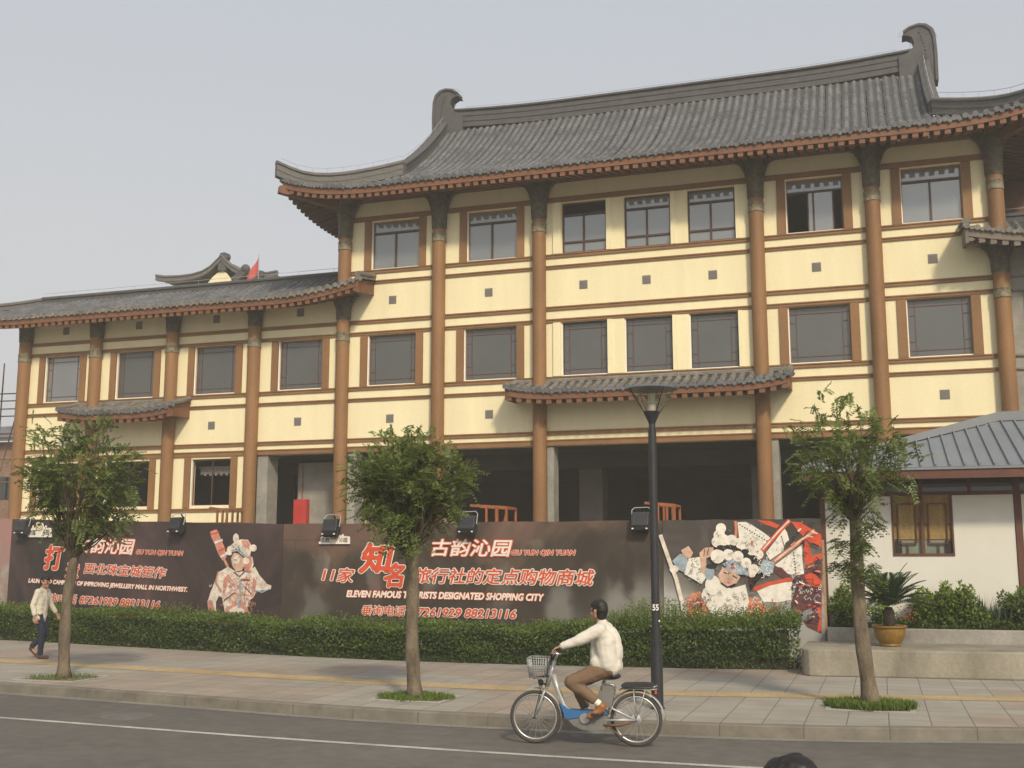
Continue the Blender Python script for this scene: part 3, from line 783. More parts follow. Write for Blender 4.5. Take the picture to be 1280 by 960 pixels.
# ------------------------------------------------------------------ hoarding panels
class Panel:
    def __init__(s, A, B, pxl, pxr, yt_l, yt_r):
        s.A = Vector((A[0], A[1], 0)); s.B = Vector((B[0], B[1], 0))
        s.d = (s.B-s.A).normalized(); s.n = Vector((s.d.y, -s.d.x, 0))
        s.W = (s.B-s.A).length
    def hit(s, x, y, lay=0.0):
        d = ray(x, y); o = Vector((0, 0, CAM_H)); t = (s.A-o).dot(s.n)/d.dot(s.n)
        return o+d*t+s.n*lay
def plane_on(px, Y): return on_y(px, 700, Y)[:2]
def print_mat(name, stops, scale=.35, zmix=None, seed=0.0, dist=1.5, blobs=()):
    """printed vinyl: soft cloudy colours, different at the top and the bottom"""
    m = bpy.data.materials.new(name); m.use_nodes = True; nt = m.node_tree; b = nt.nodes['Principled BSDF']
    b.inputs['Roughness'].default_value = .55; b.inputs['Specular IOR Level'].default_value = .25
    tc = nt.nodes.new('ShaderNodeTexCoord'); mp = nt.nodes.new('ShaderNodeMapping'); mp.inputs['Location'].default_value = (seed, seed*.7, 0)
    nt.links.new(tc.outputs['Object'], mp.inputs[0])
    n = nt.nodes.new('ShaderNodeTexNoise'); n.inputs['Scale'].default_value = scale; n.inputs['Detail'].default_value = 10; n.inputs['Roughness'].default_value = .66; n.inputs['Distortion'].default_value = dist
    nt.links.new(mp.outputs[0], n.inputs['Vector'])
    last = n.outputs['Fac']
    if zmix:
        sp = nt.nodes.new('ShaderNodeSeparateXYZ'); nt.links.new(tc.outputs['Object'], sp.inputs[0])
        mr = nt.nodes.new('ShaderNodeMapRange'); mr.inputs[1].default_value = zmix[0]; mr.inputs[2].default_value = zmix[1]; mr.inputs[3].default_value = -zmix[2]; mr.inputs[4].default_value = zmix[2]
        nt.links.new(sp.outputs[zmix[3]], mr.inputs[0])
        ad = nt.nodes.new('ShaderNodeMath'); nt.links.new(last, ad.inputs[0]); nt.links.new(mr.outputs[0], ad.inputs[1]); last = ad.outputs[0]
    cr = nt.nodes.new('ShaderNodeValToRGB'); e = cr.color_ramp.elements
    e[0].position, e[0].color = stops[0][0], (*stops[0][1], 1); e[1].position, e[1].color = stops[-1][0], (*stops[-1][1], 1)
    for p, c in stops[1:-1]:
        q = e.new(p); q.color = (*c, 1)
    nt.links.new(last, cr.inputs[0]); col = cr.outputs[0]
    if blobs:                                           # soft printed figures and mist, edges broken by noise
        nz = nt.nodes.new('ShaderNodeTexNoise'); nz.inputs['Scale'].default_value = 1.6; nz.inputs['Detail'].default_value = 4
        nt.links.new(tc.outputs['Object'], nz.inputs['Vector'])
        sc = nt.nodes.new('ShaderNodeVectorMath'); sc.operation = 'MULTIPLY_ADD'; sc.inputs[1].default_value = (.5, .5, .5); sc.inputs[2].default_value = (-.25, -.25, -.25)
        nt.links.new(nz.outputs['Color'], sc.inputs[0])
        ad = nt.nodes.new('ShaderNodeVectorMath'); nt.links.new(tc.outputs['Object'], ad.inputs[0]); nt.links.new(sc.outputs[0], ad.inputs[1])
        for (c, rx, rz, colr, st) in blobs:
            sb = nt.nodes.new('ShaderNodeVectorMath'); sb.operation = 'SUBTRACT'; sb.inputs[1].default_value = c; nt.links.new(ad.outputs[0], sb.inputs[0])
            dv = nt.nodes.new('ShaderNodeVectorMath'); dv.operation = 'DIVIDE'; dv.inputs[1].default_value = (rx, 50, rz); nt.links.new(sb.outputs[0], dv.inputs[0])
            ln = nt.nodes.new('ShaderNodeVectorMath'); ln.operation = 'LENGTH'; nt.links.new(dv.outputs[0], ln.inputs[0])
            mr = nt.nodes.new('ShaderNodeMapRange'); mr.interpolation_type = 'SMOOTHSTEP'; mr.inputs[1].default_value = .45; mr.inputs[2].default_value = 1.25; mr.inputs[3].default_value = st; mr.inputs[4].default_value = 0
            nt.links.new(ln.outputs['Value'], mr.inputs[0])
            mx = nt.nodes.new('ShaderNodeMix'); mx.data_type = 'RGBA'; mx.inputs[7].default_value = (*colr, 1)
            nt.links.new(mr.outputs[0], mx.inputs[0]); nt.links.new(col, mx.inputs[6]); col = mx.outputs[2]
    nt.links.new(col, b.inputs['Base Color']); return m
def ink(name, c): return mat(name, c, .6, .13 if name[6:] in ('red', 'white') else .3, 7, spec=.25, fine=.12)
M['p_red'] = ink('print_red', (.58, .085, .04)); M['p_white'] = ink('print_white', (.74, .69, .60)); M['p_cream'] = ink('print_cream', (.68, .60, .50))
M['p_black'] = ink('print_black', (.025, .022, .022)); M['p_pink'] = ink('print_pink', (.55, .25, .19)); M['p_skin'] = ink('print_skin', (.55, .36, .26))
M['p_blue'] = ink('print_grey_blue', (.30, .36, .40)); M['p_mar'] = ink('print_maroon', (.13, .05, .05)); M['p_gold'] = ink('print_gold', (.36, .26, .08))
M['p_dark'] = ink('print_smoke', (.062, .05, .042)); M['p_fog'] = ink('print_fog', (.23, .215, .19)); M['p_org'] = ink('print_orange', (.60, .22, .12))
INK = [M[k] for k in ('p_red', 'p_white', 'p_cream', 'p_black', 'p_pink', 'p_skin', 'p_blue', 'p_mar', 'p_gold', 'p_dark', 'p_fog', 'p_org')]
IX = dict(red=0, white=1, cream=2, black=3, pink=4, skin=5, blue=6, mar=7, gold=8, smoke=9, fog=10, org=11)

def text_mesh(body, off, shear):
    cu = bpy.data.curves.new('lettering', 'FONT'); cu.body = body; cu.size = 1; cu.shear = shear; cu.offset = off; cu.resolution_u = 3
    cu.fill_mode = 'BOTH'
    o = bpy.data.objects.new('lettering', cu); COL.objects.link(o)
    dg = bpy.context.evaluated_depsgraph_get(); dg.update()
    me = bpy.data.meshes.new_from_object(o.evaluated_get(dg))
    bpy.data.objects.remove(o)
    V = np.array([v.co[:] for v in me.vertices]); F = [tuple(p.vertices) for p in me.polygons]
    bpy.data.meshes.remove(me); return V, F
def lettering(pan, parent, body, lb, rb, lt, fill, outl, shear=.25, fo=.012, oo=.04, lay=.016):
    """printed words placed on the panel: left bottom, right bottom and left top corner of the word block"""
    V, F = text_mesh(body, 0.0, shear)
    mn, mx = V.min(0)-oo, V.max(0)+oo
    P0, P1, P2 = pan.hit(*lb), pan.hit(*rb), pan.hit(*lt)
    ex, ey = P1-P0, P2-P0; ey = Vector((0, 0, ey.z))
    b = MB()
    def put(dx, dy, l, mi):
        vs = []
        for v in V:
            a = (v[0]+dx-mn[0])/(mx[0]-mn[0]); c = (v[1]+dy-mn[1])/(mx[1]-mn[1]); vs.append(P0+ex*a+ey*c+pan.n*l)
        b.add(vs, F, mi)
    if oo > fo+.006:
        for k in range(10): put(oo*math.cos(k*math.pi/5), oo*math.sin(k*math.pi/5), lay+k*.0003, IX[outl])
        for k in range(5): put(oo*.5*math.cos(k*math.pi/2.5), oo*.5*math.sin(k*math.pi/2.5), lay+.0031+k*.0003, IX[outl])
    for k in range(6): put(fo*math.cos(k*math.pi/3), fo*math.sin(k*math.pi/3), lay+.006+k*.0003, IX[fill])
    put(0, 0, lay+.0079, IX[fill])
    return b.build('lettering', INK, parent)
class Art:
    def __init__(s, pan, off, sc): s.p = pan; s.o = off; s.k = sc; s.b = MB(); s.l = .002
    def P(s, x, y): return s.p.hit(s.o[0]+x/s.k, s.o[1]+y/s.k, s.l)
    def poly(s, pts, c):
        s.l += .00012
        s.b.add([s.P(*q) for q in pts][::-1], [tuple(range(len(pts)))], IX[c])
    def blob(s, x, y, rx, ry, c, n=16):
        s.poly([(x+rx*math.cos(2*math.pi*k/n), y+ry*math.sin(2*math.pi*k/n)) for k in range(n)], c)
    def stroke(s, pts, w, c):
        up, dn = [], []
        for i, (x, y) in enumerate(pts):
            a = pts[max(0, i-1)]; e = pts[min(len(pts)-1, i+1)]; dx, dy = e[0]-a[0], e[1]-a[1]; L = math.hypot(dx, dy)+1e-6
            up.append((x-dy/L*w/2, y+dx/L*w/2)); dn.append((x+dy/L*w/2, y-dx/L*w/2))
        s.poly(up+dn[::-1], c)
    def specks(s, x0, x1, y0, y1, n, w, c, rnd):
        for _ in range(n):
            x, y = rnd.uniform(x0, x1), rnd.uniform(y0, y1); a = rnd.uniform(0, 6.28)
            s.stroke([(x, y), (x+w*2.2*math.cos(a), y+w*2.2*math.sin(a)), (x+w*3*math.cos(a+.8), y+w*3*math.sin(a+.8))], w*.55, c)

YB = 23.2
pl = [plane_on(-70, 25.6), plane_on(12, 24.9), plane_on(353, YB), plane_on(829, YB), plane_on(1028, YB)]
tops = [(-70, 647), (12, 649), (353, 655), (829, 650.5), (1028, 648)]
defs = [('pink fabric hoarding panel at the far left end of the row', (.35, .17, .15), None),
        ('dark plum hoarding panel with a costumed opera performer holding a red mace', None, None),
        ('long brown hoarding panel printed with red and white Chinese slogans', None, None),
        ('grey hoarding panel with a white pompom opera headdress and red flags', None, None)]
def bl(k, px, py, rx, ry, c, st):
    A, B = pl[k], pl[k+1]; pn = Panel(A, B, 0, 0, 0, 0); p = pn.hit(px, py)-Vector((A[0], A[1], .15)); s = 1/59.0
    return (tuple(p), rx*s, ry*s, c, st)
FOG, SMK, BRN = (.27, .26, .23), (.045, .036, .03), (.16, .095, .075)
B2 = [bl(2, 420, 668, 130, 26, BRN, .55), bl(2, 640, 662, 60, 22, BRN, .35), bl(2, 790, 775, 75, 50, FOG, .75), bl(2, 700, 760, 22, 28, FOG, .55), bl(2, 468, 712, 11, 40, FOG, .3), bl(2, 630, 735, 14, 40, FOG, .2), bl(2, 390, 770, 24, 40, FOG, .3),
      bl(2, 732, 690, 24, 26, SMK, .85), bl(2, 736, 738, 26, 46, SMK, .85), bl(2, 768, 712, 10, 26, SMK, .85), bl(2, 786, 716, 9, 36, SMK, .9), bl(2, 806, 700, 12, 12, SMK, .7), bl(2, 670, 748, 20, 26, SMK, .6), bl(2, 377, 700, 12, 12, SMK, .6), bl(2, 392, 718, 16, 20, SMK, .75), bl(2, 375, 745, 8, 36, SMK, .6), bl(2, 365, 712, 8, 18, SMK, .5)]+[bl(2, 400+((i*67) % 400), 672+((i*29) % 70), 5+(i*7) % 9, 7+(i*5) % 16, (SMK, SMK, FOG, BRN)[i % 4], (.5, .5, .18, .35)[i % 4]) for i in range(22)]
B3 = [bl(3, 836, 760, 34, 44, (.42, .41, .38), .9), bl(3, 870, 690, 40, 24, (.075, .065, .058), .7), bl(3, 850, 725, 22, 20, (.17, .15, .13), .6)]
pm = [print_mat('printed_pink_vinyl', [(.3, (.42, .19, .17)), (.5, (.30, .20, .17)), (.75, (.42, .44, .36))], .6),
      print_mat('printed_plum_vinyl', [(.30, (.026, .021, .020)), (.56, (.032, .027, .025)), (.74, (.075, .048, .048)), (.92, (.15, .082, .08))], .32, (-21, -13, .16, 0)),
      print_mat('printed_brown_vinyl', [(.22, (.040, .033, .026)), (.48, (.058, .046, .036)), (.64, (.12, .080, .058)), (.85, (.22, .125, .095))], .40, (1.0, 3.0, .10, 2), 3.0, blobs=B2),
      print_mat('printed_grey_vinyl', [(.25, (.35, .34, .31)), (.45, (.14, .125, .11)), (.62, (.07, .06, .053)), (.85, (.05, .043, .038))], .45, (1.0, 2.6, .18, 2), 9.0, blobs=B3)]
panels = []
for k in range(4):
    A, B = pl[k], pl[k+1]; pn = Panel(A, B, 0, 0, 0, 0); panels.append(pn)
    root = thing('hoarding', defs[k][0], 'hoarding', (A[0], A[1], .15)); pn.root = root
    tl, tr = pn.hit(*tops[k]), pn.hit(*tops[k+1])
    g = MB(); e = pn.d*.006; n = pn.n
    n_seg = 24                                         # slight waviness of the stretched vinyl
    def pt(q, z, l):
        return Vector((A[0], A[1], 0)).lerp(Vector((B[0], B[1], 0)), q)+n*l+Vector((0, 0, z))
    for q in range(n_seg):
        qa, qb = q/n_seg+(.0006 if q == 0 else 0), (q+1)/n_seg-(.0006 if q == n_seg-1 else 0)
        za, zb = tl.z+(tr.z-tl.z)*qa+.008*math.sin(qa*23), tl.z+(tr.z-tl.z)*qb+.008*math.sin(qb*23)
        g.hexa([pt(qa, .2, 0), pt(qb, .2, 0), pt(qb, .2, -.05), pt(qa, .2, -.05), pt(qa, za, 0), pt(qb, zb, 0), pt(qb, zb, -.05), pt(qa, za, -.05)])
    g.build('printed_board', pm[k], root)
    for q in np.linspace(.04, .96, max(2, int(pn.W/2.2))):
        f = MB(); p = pt(q, 0, -.1); f.box(p.x-.04, p.x+.04, p.y-.04, p.y+.04, .15, tl.z+(tr.z-tl.z)*q-.1); f.build('post', M['brown'], root)
P1, P2, P3 = panels[1:]
if True:
    r = P1.root
    lettering(P1, r, '古韵沁园', (96.6, 691.5), (169.7, 695), (98, 669.5), 'white', 'red', .22, .019, .066)
    lettering(P1, r, 'GU YUN QIN YUAN', (170, 694.3), (229.8, 696.3), (170.5, 686.5), 'red', 'white', .25, .045, .095)
    lettering(P1, r, '打', (54.4, 713), (80.6, 714.5), (54.6, 679.5), 'red', 'white', .15, .045, .07)
    lettering(P1, r, '造', (81, 723), (99.8, 724), (81.5, 701.5), 'red', 'white', .15, .045, .07)
    lettering(P1, r, '西北珠宝城钜作', (104.5, 717.6), (209.3, 724.4), (106, 702.5), 'red', 'white', .22, .019, .066)
    lettering(P1, r, 'LAUNCHED CAMPAIGN OF IMPROVING JEWELLERY MALL IN NORTHWEST.', (35.6, 730.3), (235, 742.3), (36.2, 722.3), 'white', 'red', .25, .045, .10)
    lettering(P1, r, '垂询电话', (50.5, 753.3), (97, 756), (52, 740.3), 'red', 'white', .15, .019, .066)
    lettering(P1, r, '87261929 88213116', (99, 755.2), (201, 762.2), (100, 744), 'red', 'white', .25, .03, .08)
    r = P2.root
    lettering(P2, r, '古韵沁园', (538.5, 696.3), (642.3, 697.3), (540, 672.6), 'white', 'red', .22, .019, .066)
    lettering(P2, r, 'GU YUN QIN YUAN', (639, 696), (720.5, 696), (640, 687), 'red', 'white', .25, .045, .095)
    lettering(P2, r, '11家', (401.5, 727.5), (444.5, 729.8), (403, 707.5), 'red', 'white', .22, .019, .066)
    lettering(P2, r, '知', (447, 718), (494, 719), (447.5, 677), 'red', 'white', .2, .045, .07)
    lettering(P2, r, '名', (479, 735.5), (508, 736), (479.5, 702), 'red', 'white', .2, .045, .07)
    lettering(P2, r, '旅行社的定点购物商城', (515.5, 730), (745, 733.5), (518, 708.5), 'red', 'white', .22, .019, .066)
    lettering(P2, r, 'ELEVEN FAMOUS TOURISTS DESIGNATED SHOPPING CITY', (432.8, 747), (681, 752.3), (433.6, 737), 'white', 'red', .25, .045, .10)
    lettering(P2, r, '垂询电话', (452, 769.7), (508, 771), (454, 755.5), 'red', 'white', .15, .019, .066)
    lettering(P2, r, '87261929 88213116', (513, 771.2), (646.5, 774.5), (514.5, 758.3), 'red', 'white', .25, .03, .08)
    rnd = random.Random(3)
    # opera performer with mace (first panel), coordinates in an enlarged crop of the print
    a = Art(P1, (240, 640), 5.333)
    a.poly([(120, 130), (165, 115), (190, 170), (215, 230), (232, 300), (205, 325), (178, 285), (150, 210), (130, 170)], 'pink')
    a.stroke([(125, 150), (180, 135)], 12, 'red'); a.stroke([(150, 205), (205, 185)], 14, 'cream'); a.stroke([(175, 260), (222, 240)], 12, 'red'); a.stroke([(190, 298), (230, 280)], 14, 'cream')
    a.stroke([(212, 310), (225, 335), (240, 370)], 16, 'pink')
    a.poly([(180, 400), (240, 365), (300, 400), (350, 395), (420, 365), (450, 420), (500, 480), (530, 490), (525, 515), (430, 528), (410, 570), (380, 590), (370, 640), (395, 700), (225, 700), (215, 640), (200, 570), (180, 560), (160, 600), (160, 640), (170, 700), (118, 690), (105, 600), (120, 545), (150, 470)], 'cream')
    a.poly([(205, 480), (225, 430), (250, 420), (232, 500), (212, 560)], 'pink'); a.poly([(410, 430), (432, 470), (412, 560), (395, 570), (402, 500)], 'pink')
    a.stroke([(240, 420), (275, 470), (300, 560), (285, 620)], 7, 'pink'); a.stroke([(395, 420), (365, 480), (350, 560), (352, 620)], 7, 'pink'); a.stroke([(230, 580), (270, 545), (300, 540)], 8, 'org'); a.stroke([(345, 545), (385, 560), (400, 545)], 8, 'org')
    a.specks(205, 420, 410, 640, 60, 8, 'pink', rnd); a.specks(215, 410, 420, 630, 30, 7, 'org', rnd); a.specks(215, 410, 420, 630, 20, 6, 'white', rnd); a.specks(230, 400, 440, 620, 12, 6, 'blue', rnd)
    a.poly([(105, 590), (132, 585), (155, 640), (140, 690), (112, 650)], 'pink'); a.stroke([(180, 395), (160, 470), (200, 530)], 10, 'pink')
    a.poly([(225, 640), (300, 600), (375, 640), (390, 700), (225, 700)], 'pink'); a.poly([(250, 650), (300, 625), (350, 650), (345, 680), (260, 680)], 'cream')
    a.stroke([(326, 455), (324, 540), (315, 640)], 15, 'blue'); a.stroke([(326, 452), (390, 452)], 9, 'mar'); a.stroke([(290, 535), (235, 575), (215, 590)], 6, 'mar'); a.stroke([(355, 500), (400, 545)], 6, 'mar')
    a.stroke([(285, 400), (320, 430), (355, 395)], 7, 'mar'); a.stroke([(420, 520), (470, 535), (520, 512)], 9, 'blue')
    a.specks(190, 420, 420, 620, 46, 5, 'pink', rnd); a.specks(200, 400, 420, 600, 14, 4, 'red', rnd); a.specks(420, 500, 430, 500, 9, 5, 'pink', rnd); a.specks(120, 180, 480, 580, 8, 5, 'white', rnd)
    a.poly([(265, 310), (285, 270), (320, 280), (352, 310), (358, 350), (340, 388), (300, 398), (275, 360)], 'skin'); a.poly([(275, 315), (300, 290), (330, 300), (325, 330), (300, 345), (280, 340)], 'cream')
    a.poly([(350, 300), (398, 288), (408, 345), (400, 400), (355, 392)], 'pink'); a.stroke([(405, 300), (412, 350), (395, 385)], 9, 'cream')
    a.poly([(258, 262), (262, 225), (290, 200), (330, 183), (378, 185), (398, 215), (402, 255), (392, 290), (360, 305), (310, 262), (268, 272)], 'cream')
    a.poly([(330, 190), (375, 188), (392, 215), (385, 250), (350, 230)], 'pink')
    a.blob(299, 175, 20, 32, 'cream'); a.blob(415, 240, 22, 24, 'cream'); a.blob(258, 258, 20, 32, 'cream'); a.blob(240, 275, 14, 12, 'white'); a.blob(365, 325, 24, 22, 'cream')
    a.stroke([(272, 262), (300, 248), (330, 262), (362, 300)], 14, 'blue'); a.stroke([(270, 272), (305, 262), (352, 302)], 7, 'black'); a.specks(285, 360, 230, 270, 9, 5, 'black', rnd); a.specks(270, 380, 215, 245, 7, 4, 'blue', rnd)
    a.stroke([(285, 318), (305, 322)], 5, 'mar'); a.stroke([(318, 300), (330, 305)], 4, 'mar'); a.stroke([(284, 352), (294, 356)], 5, 'red')
    a.b.build('picture', INK, P1.root)
    # faint shelf lines of the middle print
    a = Art(P2, (240, 640), 5.333)
    a.stroke([(610, 185), (720, 190), (830, 185)], 5, 'smoke'); a.stroke([(610, 290), (680, 292)], 5, 'smoke'); a.stroke([(690, 185), (692, 290)], 5, 'smoke')
    a.b.build('picture', INK, P2.root)
    # white pompom headdress and flags
    a = Art(P3, (800, 630), 4.923); 
    a.poly([(990, 430), (1118, 370), (1118, 800), (1030, 760), (925, 620)], 'mar')
    for q in ([(720, 100), (800, 104), (860, 130), (840, 150), (770, 125)], [(930, 108), (985, 112), (1117, 190), (1117, 270), (1040, 232), (985, 180)], [(1005, 210), (1040, 245), (1060, 320), (1030, 420), (1010, 330)], [(1040, 330), (1117, 300), (1117, 340), (1060, 370)], [(1010, 440), (1060, 420), (1117, 470), (1117, 520), (1040, 500)], [(1085, 640), (1117, 630), (1117, 780), (1090, 790), (1105, 700)]): a.poly(q, 'red')
    a.poly([(925, 640), (1000, 660), (1060, 640), (1050, 710), (990, 720)], 'fog')
    a.poly([(600, 112), (650, 110), (690, 130), (760, 175), (812, 215), (730, 305), (680, 260), (610, 215)], 'white'); a.stroke([(588, 105), (592, 150), (590, 205)], 16, 'org')
    a.poly([(775, 300), (890, 150), (905, 175), (918, 222), (895, 240), (880, 290), (800, 345)], 'white'); a.poly([(830, 375), (1000, 248), (998, 330), (1010, 430), (950, 440), (900, 425)], 'white')
    for k in range(12): a.blob(615+k*15, 128+k*9, 5, 5, 'black', 6)
    for k in range(8): a.blob(945+k*2, 300+k*18, 5, 6, 'black', 6); a.blob(870+k*3, 200+k*10, 4, 5, 'black', 6)
    a.specks(630, 760, 160, 250, 14, 5, 'blue', rnd); a.specks(830, 890, 230, 300, 9, 5, 'blue', rnd); a.specks(880, 980, 300, 410, 14, 5, 'blue', rnd)
    a.stroke([(750, 290), (850, 175), (922, 100)], 28, 'red'); a.stroke([(756, 280), (850, 172), (918, 102)], 9, 'cream'); a.stroke([(815, 360), (940, 265), (1075, 162)], 24, 'org'); a.stroke([(830, 350), (940, 262), (1070, 164)], 8, 'cream'); a.specks(850, 1040, 190, 330, 8, 4, 'red', rnd)
    a.poly([(720, 535), (830, 490), (935, 478), (932, 590), (850, 605), (760, 602)], 'white'); a.stroke([(700, 525), (800, 490), (940, 460)], 24, 'red')
    a.poly([(665, 460), (740, 400), (800, 390), (760, 440), (720, 480), (680, 540)], 'black'); a.poly([(810, 385), (870, 390), (920, 440), (880, 460), (840, 430)], 'mar')
    a.specks(930, 1010, 440, 540, 22, 7, 'black', rnd); a.specks(930, 1010, 440, 560, 16, 6, 'white', rnd); a.specks(1020, 1100, 470, 530, 12, 6, 'black', rnd); a.specks(1030, 1110, 490, 540, 10, 6, 'white', rnd)
    a.poly([(290, 570), (370, 535), (400, 600), (430, 650), (400, 720), (300, 700)], 'org'); a.specks(300, 420, 560, 700, 16, 9, 'skin', rnd); a.specks(300, 420, 560, 700, 10, 9, 'white', rnd); a.poly([(665, 570), (740, 590), (780, 650), (740, 720), (600, 720)], 'org'); a.specks(650, 780, 590, 720, 22, 10, 'white', rnd); a.specks(650, 780, 590, 720, 12, 9, 'red', rnd); a.specks(800, 1000, 600, 720, 16, 10, 'red', rnd); a.specks(800, 1000, 600, 720, 10, 9, 'black', rnd)
    a.poly([(395, 520), (470, 470), (560, 520), (650, 495), (672, 600), (640, 690), (560, 720), (440, 700), (420, 640), (375, 565)], 'white'); a.specks(420, 650, 540, 700, 40, 6, 'fog', rnd); a.specks(350, 420, 540, 640, 14, 7, 'black', rnd); a.specks(420, 650, 560, 700, 10, 5, 'pink', rnd)
    a.poly([(200, 350), (250, 305), (310, 330), (290, 430), (240, 405)], 'blue'); a.poly([(300, 335), (370, 325), (385, 400), (412, 450), (380, 492), (330, 462), (275, 432)], 'white'); a.specks(300, 390, 340, 470, 22, 6, 'black', rnd); a.specks(280, 390, 400, 480, 10, 6, 'blue', rnd)
    a.poly([(255, 285), (300, 258), (330, 300), (312, 335), (270, 322)], 'skin'); a.poly([(368, 300), (400, 270), (455, 265), (452, 315), (410, 335), (412, 445), (380, 420)], 'skin'); a.stroke([(400, 275), (395, 320)], 5, 'mar'); a.stroke([(425, 270), (415, 315)], 5, 'mar')
    a.stroke([(128, 190), (150, 255), (190, 370), (225, 460), (262, 610), (275, 700)], 24, 'cream'); a.blob(212, 400, 28, 24, 'cream')
    a.poly([(480, 440), (510, 390), (580, 400), (618, 450), (592, 492), (540, 515), (500, 485)], 'skin'); a.stroke([(515, 420), (545, 432)], 7, 'black'); a.stroke([(570, 440), (598, 455)], 7, 'black'); a.stroke([(540, 480), (556, 488)], 8, 'red'); a.stroke([(500, 485), (540, 512), (590, 492)], 9, 'black')
    a.blob(450, 500, 48, 62, 'white'); a.blob(430, 420, 30, 50, 'blue'); a.blob(440, 385, 34, 16, 'black')
    a.poly([(508, 370), (560, 338), (630, 350), (682, 380), (672, 440), (600, 432), (540, 398)], 'blue'); a.specks(520, 670, 350, 430, 26, 6, 'black', rnd); a.specks(520, 670, 350, 430, 16, 6, 'white', rnd); a.blob(572, 390, 12, 10, 'red')
    a.poly([(470, 270), (560, 235), (680, 290), (720, 330), (640, 330), (540, 290)], 'black')
    for x, y, q in ((500, 150, 32), (490, 192, 36), (478, 232, 36), (520, 222, 34), (565, 225, 36), (622, 240, 36), (690, 280, 36), (732, 310, 30), (480, 322, 44), (545, 312, 36), (605, 322, 34), (655, 362, 32), (700, 402, 32), (650, 268, 30), (690, 428, 24)): a.blob(x, y, q, q, 'white', 14); a.blob(x+q*.25, y+q*.3, q*.5, q*.45, 'cream', 10)
    for x, y in ((558, 265), (498, 268), (648, 292), (700, 330)): a.blob(x, y, 26, 16, 'black', 8)
    a.poly([(760, 340), (830, 360), (820, 420), (770, 440), (735, 400)], 'blue'); a.specks(690, 830, 330, 440, 16, 8, 'white', rnd); a.blob(690, 240, 8, 14, 'org')
    for q in range(26):
        x, y = rnd.uniform(930, 1105), rnd.uniform(120, 430); a.stroke([(x, y), (x+rnd.uniform(10, 45), y+rnd.uniform(-25, 30))], rnd.uniform(4, 11), rnd.choice(['mar', 'mar', 'org', 'black', 'cream']))
    for q in range(30):
        x, y = rnd.uniform(935, 1105), rnd.uniform(440, 730); a.stroke([(x, y), (x+rnd.uniform(8, 40), y+rnd.uniform(-22, 22))], rnd.uniform(4, 10), rnd.choice(['black', 'mar', 'fog', 'white', 'red', 'blue']))
    a.specks(600, 820, 120, 300, 18, 5, 'fog', rnd); a.specks(780, 1000, 220, 430, 18, 5, 'fog', rnd); a.specks(460, 740, 160, 420, 26, 6, 'fog', rnd); a.specks(330, 700, 530, 700, 30, 8, 'fog', rnd); a.specks(280, 420, 540, 700, 14, 8, 'mar', rnd)
    a.specks(650, 720, 430, 500, 14, 6, 'mar', rnd); a.specks(980, 1117, 540, 700, 10, 9, 'blue', rnd)
    a.b.build('picture', INK, P3.root)
# red border strip along the foot of the prints
for pn, (x0, x1, y0, y1) in ((P1, (13, 352, 757, 785)),):
    g = MB(); A, B = pn.hit(x0, y0, .007), pn.hit(x1, y1, .007); g.hexa([A-Vector((0, 0, .08)), B-Vector((0, 0, .08)), B-Vector((0, 0, .08))+pn.n*.002, A-Vector((0, 0, .08))+pn.n*.002, A, B, B+pn.n*.002, A+pn.n*.002]); g.build('border_strip', M['p_red'], pn.root)
# white skyline shaped logo plates hung on the hoarding
def logo(pan, x0, x1, y0, y1, label):
    t = thing('logo_plate', label, 'sign', pan.hit((x0+x1)/2, y1)[:], group=None)
    X = lambda a: x0+(x1-x0)*a
    Yy = lambda c: y1+(y0-y1)*c
    out_ = [(0, 0), (1, .0), (1, .55), (.93, .62), (.93, .55), (.85, .62), (.80, .62), (.78, .78), (.70, .62), (.66, .7), (.62, .95), (.5, 1.0), (.38, .95), (.34, .7), (.30, .62), (.24, .62), (.22, .78), (.17, .55), (.1, .6), (.06, .5), (.06, .18), (0, .18)]
    f = MB(); f.add([pan.hit(X(a), Yy(c), .05) for a, c in out_]+[pan.hit(X(a), Yy(c), .02) for a, c in out_], [tuple(range(len(out_))), tuple(range(2*len(out_)-1, len(out_)-1, -1))]+[(i, len(out_)+i, len(out_)+(i+1) % len(out_), (i+1) % len(out_)) for i in range(len(out_))])
    f.build('plate', M['p_white'], t)
    f = MB(); n = 18
    for rr0, rr1 in ((.16, .11), (.07, .04)):
        P_ = [pan.hit(X(.5+rr*math.cos(2*math.pi*k/n)), Yy(.66+rr*1.7*math.sin(2*math.pi*k/n)), .054) for rr in (rr0, rr1) for k in range(n)]
        f.add(P_, [(k, (k+1) % n, n+(k+1) % n, n+k) for k in range(n)])
    f.build('emblem_ring', M['p_gold'], t)
    k_ = pan.root
    lettering(pan, t, '古韵', (X(.08), Yy(.15)), (X(.33), Yy(.15)), (X(.08), Yy(.5)), 'black', 'black', 0, .0, .005, .055); lettering(pan, t, '沁园', (X(.66), Yy(.15)), (X(.93), Yy(.15)), (X(.66), Yy(.5)), 'black', 'black', 0, .0, .005, .055)
    # hung on the panel: counts as resting on it
logo(P1, 36.5, 65.6, 652.5, 671.5, 'small white skyline shaped plate high on the plum hoarding beside the first floodlight')
logo(P2, 399.8, 438.3, 664, 680, 'small white name plate under the floodlight at the left of the brown hoarding')

